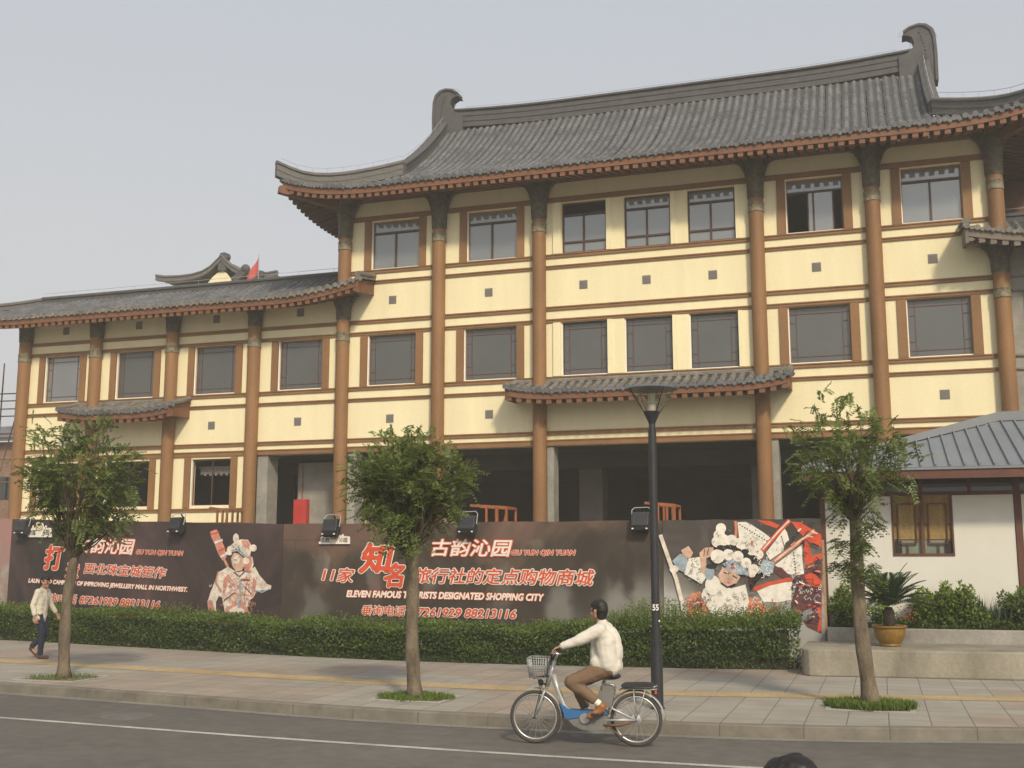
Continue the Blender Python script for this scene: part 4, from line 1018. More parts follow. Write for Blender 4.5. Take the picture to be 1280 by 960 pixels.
# floodlights clamped over the top edge
def floodlight(px, pan, py, label):
    p = pan.hit(px, py, .0); x, y = 0, 0
    t = thing('floodlight', label, 'floodlight', (0, 0, 0), 0, 'black floodlights along the top of the hoarding')
    f = MB()
    prof = [(-.30, -.02), (-.34, .10), (-.30, .18), (-.26, .40), (-.10, .42), (-.06, .22), (-.02, .16), (-.04, .05), (-.12, -.04), (-.24, -.07)]
    f.prism(prof, (-.20, 0, 0), (0, 1, 0), (0, 0, 1), (.40, 0, 0)); f.build('housing', M['lampblack'], t, bevel=.012)
    f = MB(); f.box(-.21, .21, -.272, -.25, .30, .33); f.box(-.205, .205, -.352, -.30, .085, .105); f.build('rim', M['lampblack'], t)
    for s in (-1, 1): f = MB(); f.box(s*.17-.02, s*.17+.02, -.37, -.335, .0, .03); f.build('latch', M['white'], t)
    f = MB(); f.tube([(-.22, -.16, .2), (-.23, -.12, .46), (-.18, -.06, .52), (.16, -.04, .53), (.23, -.1, .46), (.22, -.16, .2)], .013, 6); f.build('yoke', M['wire'], t)
    f = MB(); f.bar((0, -.04, .5), (0, .12, .35), .03); f.bar((0, .12, .36), (0, .12, -.2), .03); f.build('arm', M['lampblack'], t)
    t.scale = (.86,)*3; t.location = (p.x, p.y, p.z-.08); t.rotation_euler = (0, 0, math.atan2(pan.d.y, pan.d.x)); return t
M['lampblack'] = mat('black_lamp_paint', (.022, .023, .026), .45, .2, 5, spec=.5)
fl = [(35, P1, 663, 'black floodlight hung over the hoarding above the pedestrian'), (227, P1, 661, 'black floodlight above the plum hoarding next to the performer with a mace'),
      (418, P2, 664, 'black floodlight right above the small white name plate'), (588, P2, 661, 'black floodlight just right of the middle street tree crown'), (803, P2, 657, 'black floodlight half hidden behind the street lamp pole')]
for a in fl: floodlight(*a)

# orange steel trestles standing behind the hoarding
M['orange'] = mat('orange_primer', (.30, .10, .035), .6, .2, 4); M['rust'] = mat('rusty_steel', (.22, .10, .05), .8, .25, 4)
def trestle(px0, px1, pyt, label, m):
    Y = 24.6; a = on_y(px0, pyt, Y); c = on_y(px1, pyt, Y)
    t = thing('steel_trestle', label, 'trestle', (a.x, Y, .15), group='steel trestles behind the hoarding')
    z = a.z; x0, x1 = a.x, c.x
    f = MB(); f.bar((x0, Y, z+.06), (x1, Y, z), .06); f.bar((x0, Y+.7, z+.06), (x1, Y+.7, z), .06); f.bar((x1, Y, z), (x1, Y+.7, z), .05); f.build('top_rail', m, t)
    for q in (.45, .75, 1.0):
        for yy in (0, .7):
            f = MB(); x = x0+(x1-x0)*q; f.bar((x, Y+yy, .15), (x, Y+yy, z+.03*(1-q)), .045); f.build('leg', m, t)
    f = MB(); f.bar((x0+(x1-x0)*.45, Y, 1.2), (x1, Y, z-.1), .035); f.build('brace', m, t)
trestle(588, 633, 635, 'orange steel trestle beside the floodlight right of the middle tree', M['orange'])
trestle(806, 843, 632, 'orange steel trestle behind the street lamp pole', M['orange'])
trestle(262, 284, 638, 'rusty steel frame behind the plum hoarding under a dark window', M['rust'])
# red box on the bare concrete panel of the passage
p = on_y(377, 640, FY+1.3)
t = thing('hose_cabinet', 'red hose cabinet in the dark passage above the hoarding', 'cabinet', (p.x, FY+1.35, 3.3))
f = MB(); f.box(p.x-.27, p.x+.27, FY+1.16, FY+1.395, 3.3, 4.35); f.build('case', mat('red_cabinet_paint', (.42, .035, .03), .5, .12, 2), t, bevel=.01)
f = MB(); f.box(p.x-.24, p.x+.24, FY+1.14, FY+1.159, 3.34, 4.31); f.build('door', mat('red_door_paint', (.46, .04, .035), .45, .12, 2), t)
f = MB(); f.tube([(p.x-.02, FY+1.36, 4.352), (p.x-.02, FY+1.36, 5.6)], .02, 6); f.build('conduit', M['rust'], t)

# ------------------------------------------------------------------ hedge
t = thing('hedge', 'long clipped green hedge in front of the hoarding', 'hedge', (-12, 22, .15))
hx0, hx1, hz = -27.0, -1.52, .80
def hzf(x): return float(np.interp(x, [-27, -18, -14, -10, -6, -4, -1.5], [.93, .90, .84, .80, .82, .92, .97]))
f = MB()
xs = np.arange(hx0, hx1-.2, .25)
for xa, xb in zip(xs[:-1], xs[1:]):
    ya, yb = hedge_y(xa)+.10, hedge_y(xb)+.10
    f.hexa([(xa, ya, .15), (xb, yb, .15), (xb, yb+.85, .15), (xa, ya+.85, .15), (xa, ya+.02, hzf(xa)-.14), (xb, yb+.02, hzf(xb)-.14), (xb, yb+.8, hzf(xb)-.14), (xa, ya+.8, hzf(xa)-.14)])
f.build('twig_core', mat('hedge_core', (.018, .024, .010), .95, .4, 6), t)
n = 62000
x = rng.uniform(hx0, hx1, n); side = rng.random(n); hz = np.array([hzf(v) for v in x])
hy = np.array([hedge_y(v) for v in np.linspace(hx0, hx1, 400)]); hyx = np.interp(x, np.linspace(hx0, hx1, 400), hy)
wob = .07*np.sin(x*2.1)+.07*np.sin(x*5.3+1)*np.sin(x*.9)+.04*np.sin(x*11)*np.sin(x*3.3)
# front face, top face
zz = np.where(side < .62, (.15+(hz-.15)*rng.random(n)), hz-.12+rng.random(n)*.14)
endk = np.clip((x-(hx1-.55))/.55, 0, 1)**2; zz = np.where(rng.random(n) < .75, zz, zz)
yy = np.where(side < .62, hyx+endk*.25+rng.random(n)**1.3*.16+.03*np.sin(zz*9+x*3)+.05*(zz < .35), hyx+rng.uniform(.02, .95, n))
zz = zz+np.where(side < .62, 0, wob+.05*rng.random(n))
zz = .15+(zz-.15)*(1-.22*endk*rng.random(n)); C = np.stack([x, yy, zz], 1); D = unit(n)*.8+np.array([0, -.35, .55]); N = unit(n)*.7+np.array([0, -.8, .6])
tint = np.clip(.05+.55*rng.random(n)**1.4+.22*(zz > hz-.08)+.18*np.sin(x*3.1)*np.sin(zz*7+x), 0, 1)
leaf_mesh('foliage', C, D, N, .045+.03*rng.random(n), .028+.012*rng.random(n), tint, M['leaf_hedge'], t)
# loose shoots above the clipped top
cs, ds, ns_, ts = [], [], [], []
for k in range(4200):
    x = rng.uniform(hx0, hx1)
    if k > 2700: x = rng.uniform(-6.5, hx1)
    y = hedge_y(x)+rng.uniform(.05, .95); h = rng.uniform(.05, .24)*(.4+1.2*(.5+.5*math.sin(x*1.9)*math.sin(x*.83+2)))*(1.6 if x > -5.5 else 1); ax = np.array([rng.normal(0, .2), rng.normal(0, .2), 1.0])
    for q in range(9):
        cs.append(np.array([x, y, hzf(x)-.06])+ax*h*q/8); ds.append(unit(1)[0]*.8+ax*.5); ns_.append(unit(1)[0]); ts.append(.45+.5*rng.random())
leaf_mesh('shoots', cs, ds, ns_, .05, .024, ts, M['leaf_hedge'], t)

# ------------------------------------------------------------------ street trees
def tree(base, top, crown_c, rad, label, seed, n_clump, n_spray, extra=None, tall=(), r0=.125, r1=.10, z_gap=0):
    g = np.random.default_rng(seed)
    Y = base.y; T = thing('street_tree', label, 'tree', base[:], group='young street trees in the pavement')
    b = MB(); pts, rs = [], []
    for q in range(15):
        w = q/14; p = base.lerp(top, w); p = p+Vector((.03*math.sin(w*5+seed), .03*math.sin(w*4+seed*2), 0)); pts.append(p); rs.append((r0*(1+.35*max(0, 1-w*9))*(1-w)+r1*w)*(1+.05*math.sin(w*17+seed)))
    pts[0] = pts[0]-Vector((0, 0, .03))
    b.tube(pts, rs, 20)
    from mathutils import noise as _nz
    for i_, v in enumerate(b.v):                    # furrows, swellings and scars of the bark
        k_ = min(14, i_//20); c_ = pts[k_]; d_ = Vector(v)-c_
        b.v[i_] = tuple(c_+d_*(1+.10*_nz.noise(Vector((v[0]*9+seed, v[1]*9, v[2]*1.7)))+.07*_nz.noise(Vector((v[0]*25, v[1]*25, v[2]*4+seed)))))
    tr = b.build('trunk', M['bark'], T, smooth=True)
    c0 = np.array(crown_c); R_ = np.array(rad); tp = np.array(top)
    cl = []
    while len(cl) < n_clump:
        v = g.normal(size=3); v /= np.linalg.norm(v); rr = (.25+.72*g.random()**.5)
        p = c0+v*R_*rr*(1+.12*math.sin(4*v[0]+3*v[2]+seed))
        if any(np.linalg.norm((p-o)/1) < .17 for o in cl) and g.random() < .8: continue
        cl.append(p)
    for a in tall: cl.append(np.array(a))
    br = MB(); cs, ds, ns_, ts = [], [], [], []
    for k, p in enumerate(cl):
        st = tp+np.array([g.normal(0, .03), g.normal(0, .03), -g.random()*.12]); mid = st*.45+p*.55+np.array([0, 0, -.08])+g.normal(0, .05, 3)
        br.tube([st, st*.7+mid*.3+g.normal(0, .02, 3), mid, p], [.028, .022, .013, .005], 5, cap=False)
        out_d = (p-c0)/(np.linalg.norm(p-c0)+1e-6); ct = g.random()
        for s in range(n_spray):
            sp = p+g.normal(0, .105, 3); d = out_d*.7+g.normal(0, .6, 3)+np.array([0, 0, .15]); d /= np.linalg.norm(d)
            L = g.uniform(.16, .28); nl = 6; lat = np.cross(d, [0, 0, 1.0])+g.normal(0, .2, 3); lat /= np.linalg.norm(lat)+1e-6; up = np.cross(lat, d)
            for q in range(nl):
                w = (q+1)/nl; c = sp+d*L*w-np.array([0, 0, 1])*L*.22*w*w
                for sd in (-1, 1):
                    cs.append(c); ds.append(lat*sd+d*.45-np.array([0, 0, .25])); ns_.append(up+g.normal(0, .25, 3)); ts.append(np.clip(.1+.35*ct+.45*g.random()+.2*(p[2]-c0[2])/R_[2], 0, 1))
            cs.append(sp+d*L*.95-np.array([0, 0, 1])*L*.22); ds.append(d); ns_.append(up); ts.append(.6)
    if extra:
        for k in range(extra[0]):
            w = g.uniform(*extra[1]); p = np.array(base.lerp(top, w)); a = g.uniform(0, 6.28); d0 = np.array([math.cos(a), math.sin(a), .35])
            for s in range(9):
                sp = p+d0*g.uniform(.08, .30); d = d0+g.normal(0, .5, 3); d /= np.linalg.norm(d); lat = np.cross(d, [0, 0, 1.0]); lat /= np.linalg.norm(lat)
                for q in range(5):
                    for sd in (-1, 1): cs.append(sp+d*.17*(q+1)/5-np.array([0, 0, .03*q])); ds.append(lat*sd+d*.4-np.array([0, 0, .3])); ns_.append(np.array([0, 0, 1])+g.normal(0, .3, 3)); ts.append(.2+.5*g.random())
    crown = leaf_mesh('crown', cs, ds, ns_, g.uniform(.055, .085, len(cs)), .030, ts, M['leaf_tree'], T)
    o = br.build('branches', M['twig'], T, smooth=True)
    return T
def tree_at(bx, by, tx, ty, cx, cy, rx, ry, ztall=(), **k):
    base = on_z(bx, by, .15); Y = base.y
    top = on_y(tx, ty, Y); c = on_y(cx, cy, Y); s = (on_y(cx+100, cy, Y)-c).length/100
    k['tall'] = [tuple(on_y(x, y, Y+dy)) for x, y, dy in ztall]
    return base, top, tuple(c), (rx*s, rx*s*.9, ry*s), k
b_, t_, c_, r_, k_ = tree_at(519, 873, 513, 688, 512, 614, 65, 54, ztall=[(484, 560, 0), (482, 575, .1), (525, 562, 0), (530, 580, -.2), (580, 600, .1)])
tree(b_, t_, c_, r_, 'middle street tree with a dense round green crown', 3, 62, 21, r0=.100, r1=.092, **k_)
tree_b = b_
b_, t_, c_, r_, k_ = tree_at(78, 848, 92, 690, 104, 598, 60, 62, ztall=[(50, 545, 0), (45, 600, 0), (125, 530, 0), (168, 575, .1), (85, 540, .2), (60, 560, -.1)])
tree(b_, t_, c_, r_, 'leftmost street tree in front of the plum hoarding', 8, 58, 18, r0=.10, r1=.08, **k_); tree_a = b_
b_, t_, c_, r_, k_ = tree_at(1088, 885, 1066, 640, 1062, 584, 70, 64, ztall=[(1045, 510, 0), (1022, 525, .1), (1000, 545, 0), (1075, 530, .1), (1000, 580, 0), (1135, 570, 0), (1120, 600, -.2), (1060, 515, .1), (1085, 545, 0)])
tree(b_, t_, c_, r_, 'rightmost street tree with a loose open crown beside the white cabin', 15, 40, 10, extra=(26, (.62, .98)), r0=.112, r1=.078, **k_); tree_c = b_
# tree pits
def pit(base, w, d, label, grass, gl=.07):
    t = thing('tree_pit', label, 'tree pit', (base.x, base.y, .154), group='kerbed pits around the street trees')
    f = MB(); x, y = base.x, base.y
    f.box(x-w, x+w, y-d, y-d+.07, .152, .166); f.box(x-w, x+w, y+d-.07, y+d, .152, .166); f.box(x-w, x-w+.07, y-d+.07, y+d-.07, .152, .166); f.box(x+w-.07, x+w, y-d+.07, y+d-.07, .152, .166)
    f.build('stone_edge', mat('pit_edge_stone', (.33, .31, .27), .9, .15, 4), t)
    f = MB(); f.box(x-w+.071, x+w-.071, y-d+.071, y+d-.071, .1525, .160); f.build('soil', M['soil'], t)
    n = grass; a = np.stack([.5+.5*np.sqrt(rng.random(n))*np.cos(th_ := rng.uniform(0, 6.283, n)), .5+.5*np.sqrt(rng.random(n))*np.sin(th_)], 1); px = x+(a[:, 0]*2-1)*(w+.03); py = y+(a[:, 1]*2-1)*(d+.03)
    gr = leaf_mesh('grass', np.stack([px, py, np.full(n, .158)], 1), np.stack([rng.normal(0, .35, n), rng.normal(0, .35, n), np.ones(n)], 1), unit(n), gl*(.5+rng.random(n)), .012, rng.random(n), M['grass'], t)
    gr['kind'] = 'stuff'
pit(tree_a, .62, .5, 'worn pit with sparse grass under the leftmost street tree', 500, .05)
pit(tree_b, .58, .42, 'pit with short grass under the middle street tree', 1900, .06)
pit(tree_c, .58, .42, 'pit with thick green grass under the rightmost street tree', 5200, .10)
# ------------------------------------------------------------------ street lamp
lb_ = on_z(822, 886, .15); t = thing('street_lamp', 'black street lamp with an inverted glass cone and number 55', 'street lamp', lb_[:])
lx, ly = lb_.x, lb_.y
def zpx(y, x=822): return on_y(x, y, ly).z
f = MB(); z1 = zpx(802); f.lathe([(.10, .002), (.10, .02), (.083, .03), (.083, z1-.15), (.088, z1-.148), (.088, z1-.13), (.06, z1-.125)], (lx, ly, .15), 24); f.build('base_sleeve', M['lampblack'], t, smooth=40)
z2 = zpx(530); f = MB(); f.lathe([(.058, 0), (.058, z2-z1-.10), (.048, z2-z1-.095), (.046, z2-z1)], (lx, ly, z1+.02), 20); f.build('pole', M['lampblack'], t, smooth=40)
z3, z4 = zpx(516), zpx(487)
f = MB(); f.lathe([(.045, 0), (.05, .02), (.115, z3-z2), (.12, z3-z2+.02), (.05, z3-z2+.025)], (lx, ly, z2), 24); f.build('collar', M['lampblack'], t, smooth=40)
gm = bpy.data.materials.new('clear_lamp_glass'); gm.use_nodes = True; nt = gm.node_tree; nt.nodes.remove(nt.nodes['Principled BSDF'])
n1 = nt.nodes.new('ShaderNodeBsdfTransparent'); n1.inputs['Color'].default_value = (.95, .94, .88, 1); n2 = nt.nodes.new('ShaderNodeBsdfGlossy'); n2.inputs['Roughness'].default_value = .1
n4 = nt.nodes.new('ShaderNodeTexNoise'); n4.inputs['Scale'].default_value = 9; n5 = nt.nodes.new('ShaderNodeMapRange'); n5.inputs[3].default_value = .05; n5.inputs[4].default_value = .2; nt.links.new(n4.outputs['Fac'], n5.inputs[0])
n3 = nt.nodes.new('ShaderNodeMixShader'); nt.links.new(n5.outputs[0], n3.inputs[0]); nt.links.new(n1.outputs[0], n3.inputs[1]); nt.links.new(n2.outputs[0], n3.inputs[2]); n6 = nt.nodes.new('ShaderNodeBsdfTranslucent'); n6.inputs['Color'].default_value = (.75, .70, .55, 1); n7 = nt.nodes.new('ShaderNodeMixShader'); n7.inputs[0].default_value = .16
nt.links.new(n3.outputs[0], n7.inputs[1]); nt.links.new(n6.outputs[0], n7.inputs[2]); nt.links.new(n7.outputs[0], nt.nodes['Material Output'].inputs[0])
f = MB(); f.lathe([(.117, .02), (.35, z4-z3)], (lx, ly, z3), 32, cap=False); f.build('glass_cone', gm, t, smooth=True)
f = MB(); f.lathe([(.362, 0), (.365, .012), (.32, .035), (.16, .06), (.02, .07)], (lx, ly, z4), 32); f.build('lamp_cap', mat('grey_blue_cap', (.10, .11, .125), .5, .1, 4), t, smooth=40)
for k in range(4):
    a = R(40+90*k); f = MB(); f.bar((lx+.12*math.cos(a), ly+.12*math.sin(a), z3), (lx+.357*math.cos(a), ly+.357*math.sin(a), z4+.01), .012); f.build('rib', M['lampblack'], t)
f = MB(); f.lathe([(.06, 0), (.06, .12), (.085, .122), (.085, .14), (.05, .142), (.05, .26)], (lx, ly, z3+.02), 16); f.build('lamp_holder', mat('frosted_bulb', (.62, .60, .52), .4, .1, 6), t, smooth=40)
f = MB()
VF, FF = text_mesh('55', .03, 0); d = (Vector((0, 0, 0))-Vector((lx, ly, 0))).normalized(); ex = Vector((-d.y, d.x, 0)); mn, mx = VF.min(0), VF.max(0); w_ = .085; zc = zpx(763)
f.add([Vector((lx, ly, zc))+d*.0585+ex*((v[0]-mn[0])/(mx[0]-mn[0])-.5)*w_+Vector((0, 0, (v[1]-mn[1])/(mx[1]-mn[1])*.085)) for v in VF], FF); f.build('number', M['p_white'], t)
f = MB(); zc = zpx(777); p = Vector((lx, ly, zc))+d*.059+ex*.038; f.add([p, p+ex*.018, p+ex*.018+Vector((0, 0, .03)), p+Vector((0, 0, .02))], [(0, 1, 2, 3)]); f.build('sticker', M['p_white'], t)

# ------------------------------------------------------------------ terrace, cabin, plants on the right
terr_y = lambda x: 20.75+.10*(x+1.4)
f = MB(); arc = [(-1.42, 22.9), (-1.42, 21.05), (-1.38, 20.87), (-1.28, 20.77)]
front = [(x, terr_y(x)) for x in (-1.1, 0, 1, 2, 3, 5, 9)]
poly = arc+front+[(9, 22.9)]
f.prism(poly, (0, 0, .15), (1, 0, 0), (0, 1, 0), (0, 0, .46))
cm = mat('stained_concrete', (.165, .145, .11), .92, .3, 1.3, .25, 25, stretch=(1, 1, .35), fine=.1, col2=(.32, .29, .225))
tag(f.build('terrace', cm, bevel=.025), 'low stained concrete terrace below the white cabin', 'terrace')
t = thing('planter', 'raised concrete planter bed along the foot of the white cabin', 'planter', (1, 23, .61))
f = MB(); f.box(-1.05, 9, 22.92, 23.08, .15, .87); f.build('planter_kerb', mat('grey_planter_concrete', (.27, .25, .22), .92, .25, 1.5, .2, fine=.1), t, bevel=.015)
f = MB(); f.box(-1.05, 9, 23.083, 23.88, .15, .85); f.build('soil', M['soil'], t)
# brick pier between hoarding and cabin
tag((lambda g: (g.box(-1.20, -1.06, 23.25, 23.45, .15, 2.55), g.build('brick_pier', mat('worn_orange_brick', (.30, .17, .08), .9, .3, 9, .4, 20, stretch=(.6, .6, 3), col2=(.42, .30, .17))))[1])(MB()), 'narrow worn brick pier between the grey hoarding and the white cabin', 'pier')
# cabin
CY = 23.9; cx0, cx1 = on_y(1034, 700, CY).x, 9.0
wl, wr = on_y(1115, 660, CY).x, on_y(1192, 660, CY).x; wb, wt_ = on_y(1150, 695, CY).z, on_y(1150, 621, CY).z
wallt = on_y(1190, 619, CY).z; eave_z = on_y(1190, 583, 22.9).z; pr_ = on_y(1276, 700, CY).x
cab = thing('site_cabin', 'white ribbed site cabin with grey seamed metal roof and a blinds window', 'cabin', (2, CY, .15))
wm = mat('white_ribbed_panel', (.62, .60, .53), .55, .05, .8, spec=.3)
nt = wm.node_tree; wv = nt.nodes.new('ShaderNodeTexWave'); wv.inputs['Scale'].default_value = 8; tcx = [n for n in nt.nodes if n.type == 'TEX_COORD'][0]; nt.links.new(tcx.outputs['Object'], wv.inputs['Vector'])
bp = nt.nodes.new('ShaderNodeBump'); bp.inputs['Strength'].default_value = .10; bp.inputs['Distance'].default_value = .01; nt.links.new(wv.outputs['Fac'], bp.inputs['Height']); nt.links.new(bp.outputs[0], nt.nodes['Principled BSDF'].inputs['Normal'])
f = MB(); panel_wall(f, cx0, pr_-.06, .15, wallt, [(wl, wr, wb, wt_+.3)] if False else [(wl, wr, wb, wallt-.004)], y=CY, depth=.12); f.box(cx0, cx0+.1, CY+.121, CY+5, .15, wallt); f.build('wall', wm, cab)
f = MB(); f.box(pr_+.08, cx1, CY, CY+.12, .15, wallt); f.build('wall', wm, cab)
redb = mat('red_brown_trim', (.105, .040, .026), .6, .15, 3)
for nm, q in (('post', (pr_-.05, pr_+.07, CY-.03, CY+.1, .15, eave_z-.05)), ('head_rail', (cx0+.02, cx1, CY-.035, CY+.08, wallt+.001, wallt+.075)), ('eave_beam', (cx0-.35, cx1, 22.93, 23.03, eave_z-.22, eave_z-.06)), ('corner_post', (cx0-.10, cx0-.003, CY-.02, CY+.1, .15, wallt+.3))):
    f = MB(); f.box(*q); f.build(nm, redb, cab)
f = MB(); f.quad((cx0, CY+.03, wallt+.08), (cx1, CY+.03, wallt+.08), (cx1, CY+.03, eave_z+.2), (cx0, CY+.03, eave_z+.2)); f.build('transom_glass', M['glass1'], cab)
for x in (on_y(1150, 600, CY).x, on_y(1211, 600, CY).x, on_y(1090, 600, CY).x):
    f = MB(); f.box(x-.03, x+.03, CY-.02, CY+.029, wallt+.08, eave_z+.1); f.build('transom_bar', redb, cab)
f = MB(); zz = wallt+.17; f.box(on_y(1110, 610, CY).x, pr_, CY, CY+.028, zz, zz+.025); f.build('transom_rail', redb, cab)
f = MB(); w = MB()
for q in ((wl, wl+.035, wb, wallt), (wr-.035, wr, wb, wallt), (wl+.035, wr-.035, wb, wb+.05), ((wl+wr)/2-.03, (wl+wr)/2+.03, wb+.05, wallt)): w.box(q[0], q[1], CY-.02, CY+.06, q[2], q[3])
win = w.build('window', redb, cab)
wb2 = wb+.33
f.box(wl+.036, (wl+wr)/2-.031, CY+.05, CY+.055, wb2, wallt-.005); f.box((wl+wr)/2+.031, wr-.036, CY+.05, CY+.055, wb2, wallt-.005)
bm2 = mat('bamboo_blind', (.26, .17, .058), .7, .25, 2, stretch=(9, 1, .4), fine=.2); f.build('blind', bm2, win)
f = MB(); f.quad((wl+.03, CY+.075, wb), (wr-.03, CY+.075, wb), (wr-.03, CY+.075, wallt), (wl+.03, CY+.075, wallt)); f.build('pane', mat('milky_pane', (.20, .22, .17), .3, .2, 3), win)
f = MB()
for a, c in ((wl, (wl+wr)/2), ((wl+wr)/2, wr)):
    m_ = (a+c)/2; h_ = wallt-wb
    for s in (-1, 1): f.box(m_+s*.17-.012, m_+s*.17+.012, CY+.01, CY+.04, wb+.25, wallt-.16)
    f.box(m_-.17, m_+.17, CY+.011, CY+.041, wallt-.17, wallt-.145); f.box(m_-.17, m_+.17, CY+.012, CY+.042, wb+.24, wb+.262); f.box(m_-.012, m_+.012, CY+.0125, CY+.04, wb+.05, wb+.24); f.box(a+.04, m_-.17, CY+.011, CY+.041, wb+h_*.52, wb+h_*.52+.02); f.box(m_+.17, c-.04, CY+.011, CY+.041, wb+h_*.52, wb+h_*.52+.02)
f.build('lattice', redb, win)
M['curtain'] = mat('dark_curtain', (.03, .025, .02), .9, .2, 5)
for a in (wl+.04, wr-.17): f = MB(); f.box(a, a+.13, CY+.03, CY+.049, wb+.06, wb+.30); f.build('tie_back', M['curtain'], win)
# dark sheet put in for the cabin's unlit inside
f = MB(); f.quad((cx0+.1, CY+.3, .2), (cx1, CY+.3, .2), (cx1, CY+.3, eave_z+.2), (cx0+.1, CY+.3, eave_z+.2)); f.build('inner_dark_sheet', M['dark_in'], cab)
# hip roof with standing seams
ex0 = on_y(1002, 590, 22.9).x; pk = None
ze = eave_z; rise = .43
roofm = mat('grey_metal_roof', (.185, .20, .218), .45, .08, .6, spec=.4)
T_ = 3.9
f = MB(); pk = on_y(1249, 527, 26.6); run = 3.7; pkx, pky, pkz = pk.x, pk.y, pk.z; rise = (pkz-ze)/run
f.add([(ex0, 22.9, ze), (cx1, 22.9, ze), (cx1, pky, pkz), (pkx, pky, pkz)], [(0, 1, 2, 3)])
f.add([(ex0, 22.9, ze), (pkx, pky, pkz), (ex0, pky+run, ze)], [(0, 1, 2)])
f.add([(ex0, 22.9, ze-.05), (cx1, 22.9, ze-.05), (cx1, 22.9, ze-.004), (ex0, 22.9, ze-.004)], [(0, 1, 2, 3)])
f.add([(ex0, 22.9, ze-.051), (cx1, 22.9, ze-.051), (cx1, CY+.2, ze-.051), (ex0, CY+.2, ze-.051)], [(0, 3, 2, 1)])
rf = f.build('roof', roofm, cab)
x = ex0+.14
while x < 5.2:
    d0 = min(run, (x-ex0)*run/(pkx-ex0))-.02
    if d0 > .1: f = MB(); f.bar((x, 22.895, ze+.025), (x, 22.9+d0, ze+.025+d0*rise), .03, .05); f.build('seam', roofm, rf)
    x += .262
f = MB(); c1 = Vector((ex0, 22.9, ze)); c2 = Vector((pkx, pky, pkz)); c3 = Vector((cx1, pky, pkz))
for a, c, h0, h1 in ((c1, c2, .10, .22), (c2, c3, .22, .22)):
    f.hexa([a+Vector((0, -.02, .02)), c+Vector((0, -.02, .02)), c+Vector((0, .14, .02)), a+Vector((0, .14, .02)), a+Vector((0, -.02, h0)), c+Vector((0, -.02, h1)), c+Vector((0, .14, h1)), a+Vector((0, .14, h0))])
f.build('ridge_flashing', mat('grey_flashing', (.20, .21, .22), .5, .08, .8), rf)

# potted cycad
pb = on_z(1113, 808, .61); t = thing('potted_cycad', 'dark green cycad palm in a glazed yellow pot on the terrace', 'potted plant', pb[:])
f = MB(); f.lathe([(.17, 0), (.19, .03), (.185, .05), (.25, .14), (.275, .25), (.275, .32), (.31, .345), (.31, .375), (.27, .37), (.25, .33)], pb, 30); f.build('pot', mat('glazed_yellow_pot', (.26, .15, .022), .35, .35, 14, .3, 18, spec=.5, col2=(.17, .085, .015)), t, smooth=40)
f = MB(); f.lathe([(.245, .31), (.1, .34), (.01, .345)], pb, 20); f.build('soil', M['soil'], t)
f = MB(); f.tube([pb+Vector((0, 0, .3)), pb+Vector((0, 0, .5)), pb+Vector((0, 0, .62)), pb+Vector((0, 0, .70))], [.10, .105, .10, .06], 14); f.build('trunk', mat('shaggy_trunk', (.035, .028, .02), .95, .5, 18, .9, 30), t, smooth=True)
g = np.random.default_rng(5)
for k in range(30):
    a = k*2.399; el = R(84-58*(k/30)); L = g.uniform(.70, .92); cs, ds, ns_, ts = [], [], [], []
    st = np.array(pb)+np.array([0, 0, .68]); h = np.array([math.cos(a), math.sin(a), 0]); lat = np.array([-math.sin(a), math.cos(a), 0])
    prev = None; pts = []
    for q in range(22):
        w = q/21; ang = el-w*R(34+20*k/30); c = st if prev is None else prev+(h*math.cos(ang)+np.array([0, 0, math.sin(ang)]))*L/21; prev = c; pts.append(c)
        if q < 2: continue
        for sd in (-1, 1):
            cs.append(c); ds.append(lat*sd*.9+h*math.cos(ang)*.55+np.array([0, 0, math.sin(ang)*.55+.25])); ns_.append(np.array([0, 0, 1])*math.cos(ang)-h*math.sin(ang)+g.normal(0, .1, 3)); ts.append(.2+.6*g.random())
    ln = [.20*math.sin(math.pi*min(1, .18+.80*(i//2)/19))**.6+.03 for i in range(len(cs))]
    fr = leaf_mesh('frond', cs, ds, ns_, ln, .034, ts, M['leaf_cycad'], t)
# planter shrubs
def bush(px, py, rx, ry, label, n, seed, m, ln=.08, wd=.04, base_y=23.45, group=None, stems=7):
    g = np.random.default_rng(seed); c = on_y(px, py, base_y); s = 1/59.0
    t = thing('shrub', label, 'shrub', (c.x, base_y, .85), group=group)
    f = MB(); cs, ds, ns_, ts = [], [], [], []
    R3 = np.array([rx*s, min(.34, rx*s), ry*s]); c = np.array(c)
    for k in range(stems):
        v = g.normal(size=3); v /= np.linalg.norm(v); p = c+v*R3*.7
        f.tube([(c[0]+g.normal(0, .03), base_y+g.normal(0, .03), .86), tuple((c*.5+p*.5)*np.array([1, 1, .92])), tuple(p)], [.012, .009, .004], 5, cap=False)
    f.build('stem', M['twig'], t)
    v = g.normal(size=(n, 3)); v /= np.linalg.norm(v, axis=1, keepdims=True); rr = g.random(n)**.45
    lob = 1+.22*np.sin(v[:, 0]*5+seed)+.18*np.sin(v[:, 2]*6+seed*2)
    C = c+v*R3*(rr*lob)[:, None]; C[:, 2] = np.maximum(C[:, 2], .87)
    D = v*.7+g.normal(0, .6, (n, 3))+np.array([0, 0, .2]); N = g.normal(0, .5, (n, 3))+np.array([0, -.4, .8])
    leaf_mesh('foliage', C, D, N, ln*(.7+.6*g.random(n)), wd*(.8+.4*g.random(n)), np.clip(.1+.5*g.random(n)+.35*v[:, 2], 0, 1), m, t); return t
bush(1061, 757, 21, 26, 'bright green rounded shrub behind the trunk of the rightmost tree', 1820, 1, M['leaf_bush'])
bush(1158, 762, 22, 21, 'yellow green shrub just right of the potted cycad', 1612, 2, M['leaf_bush'])
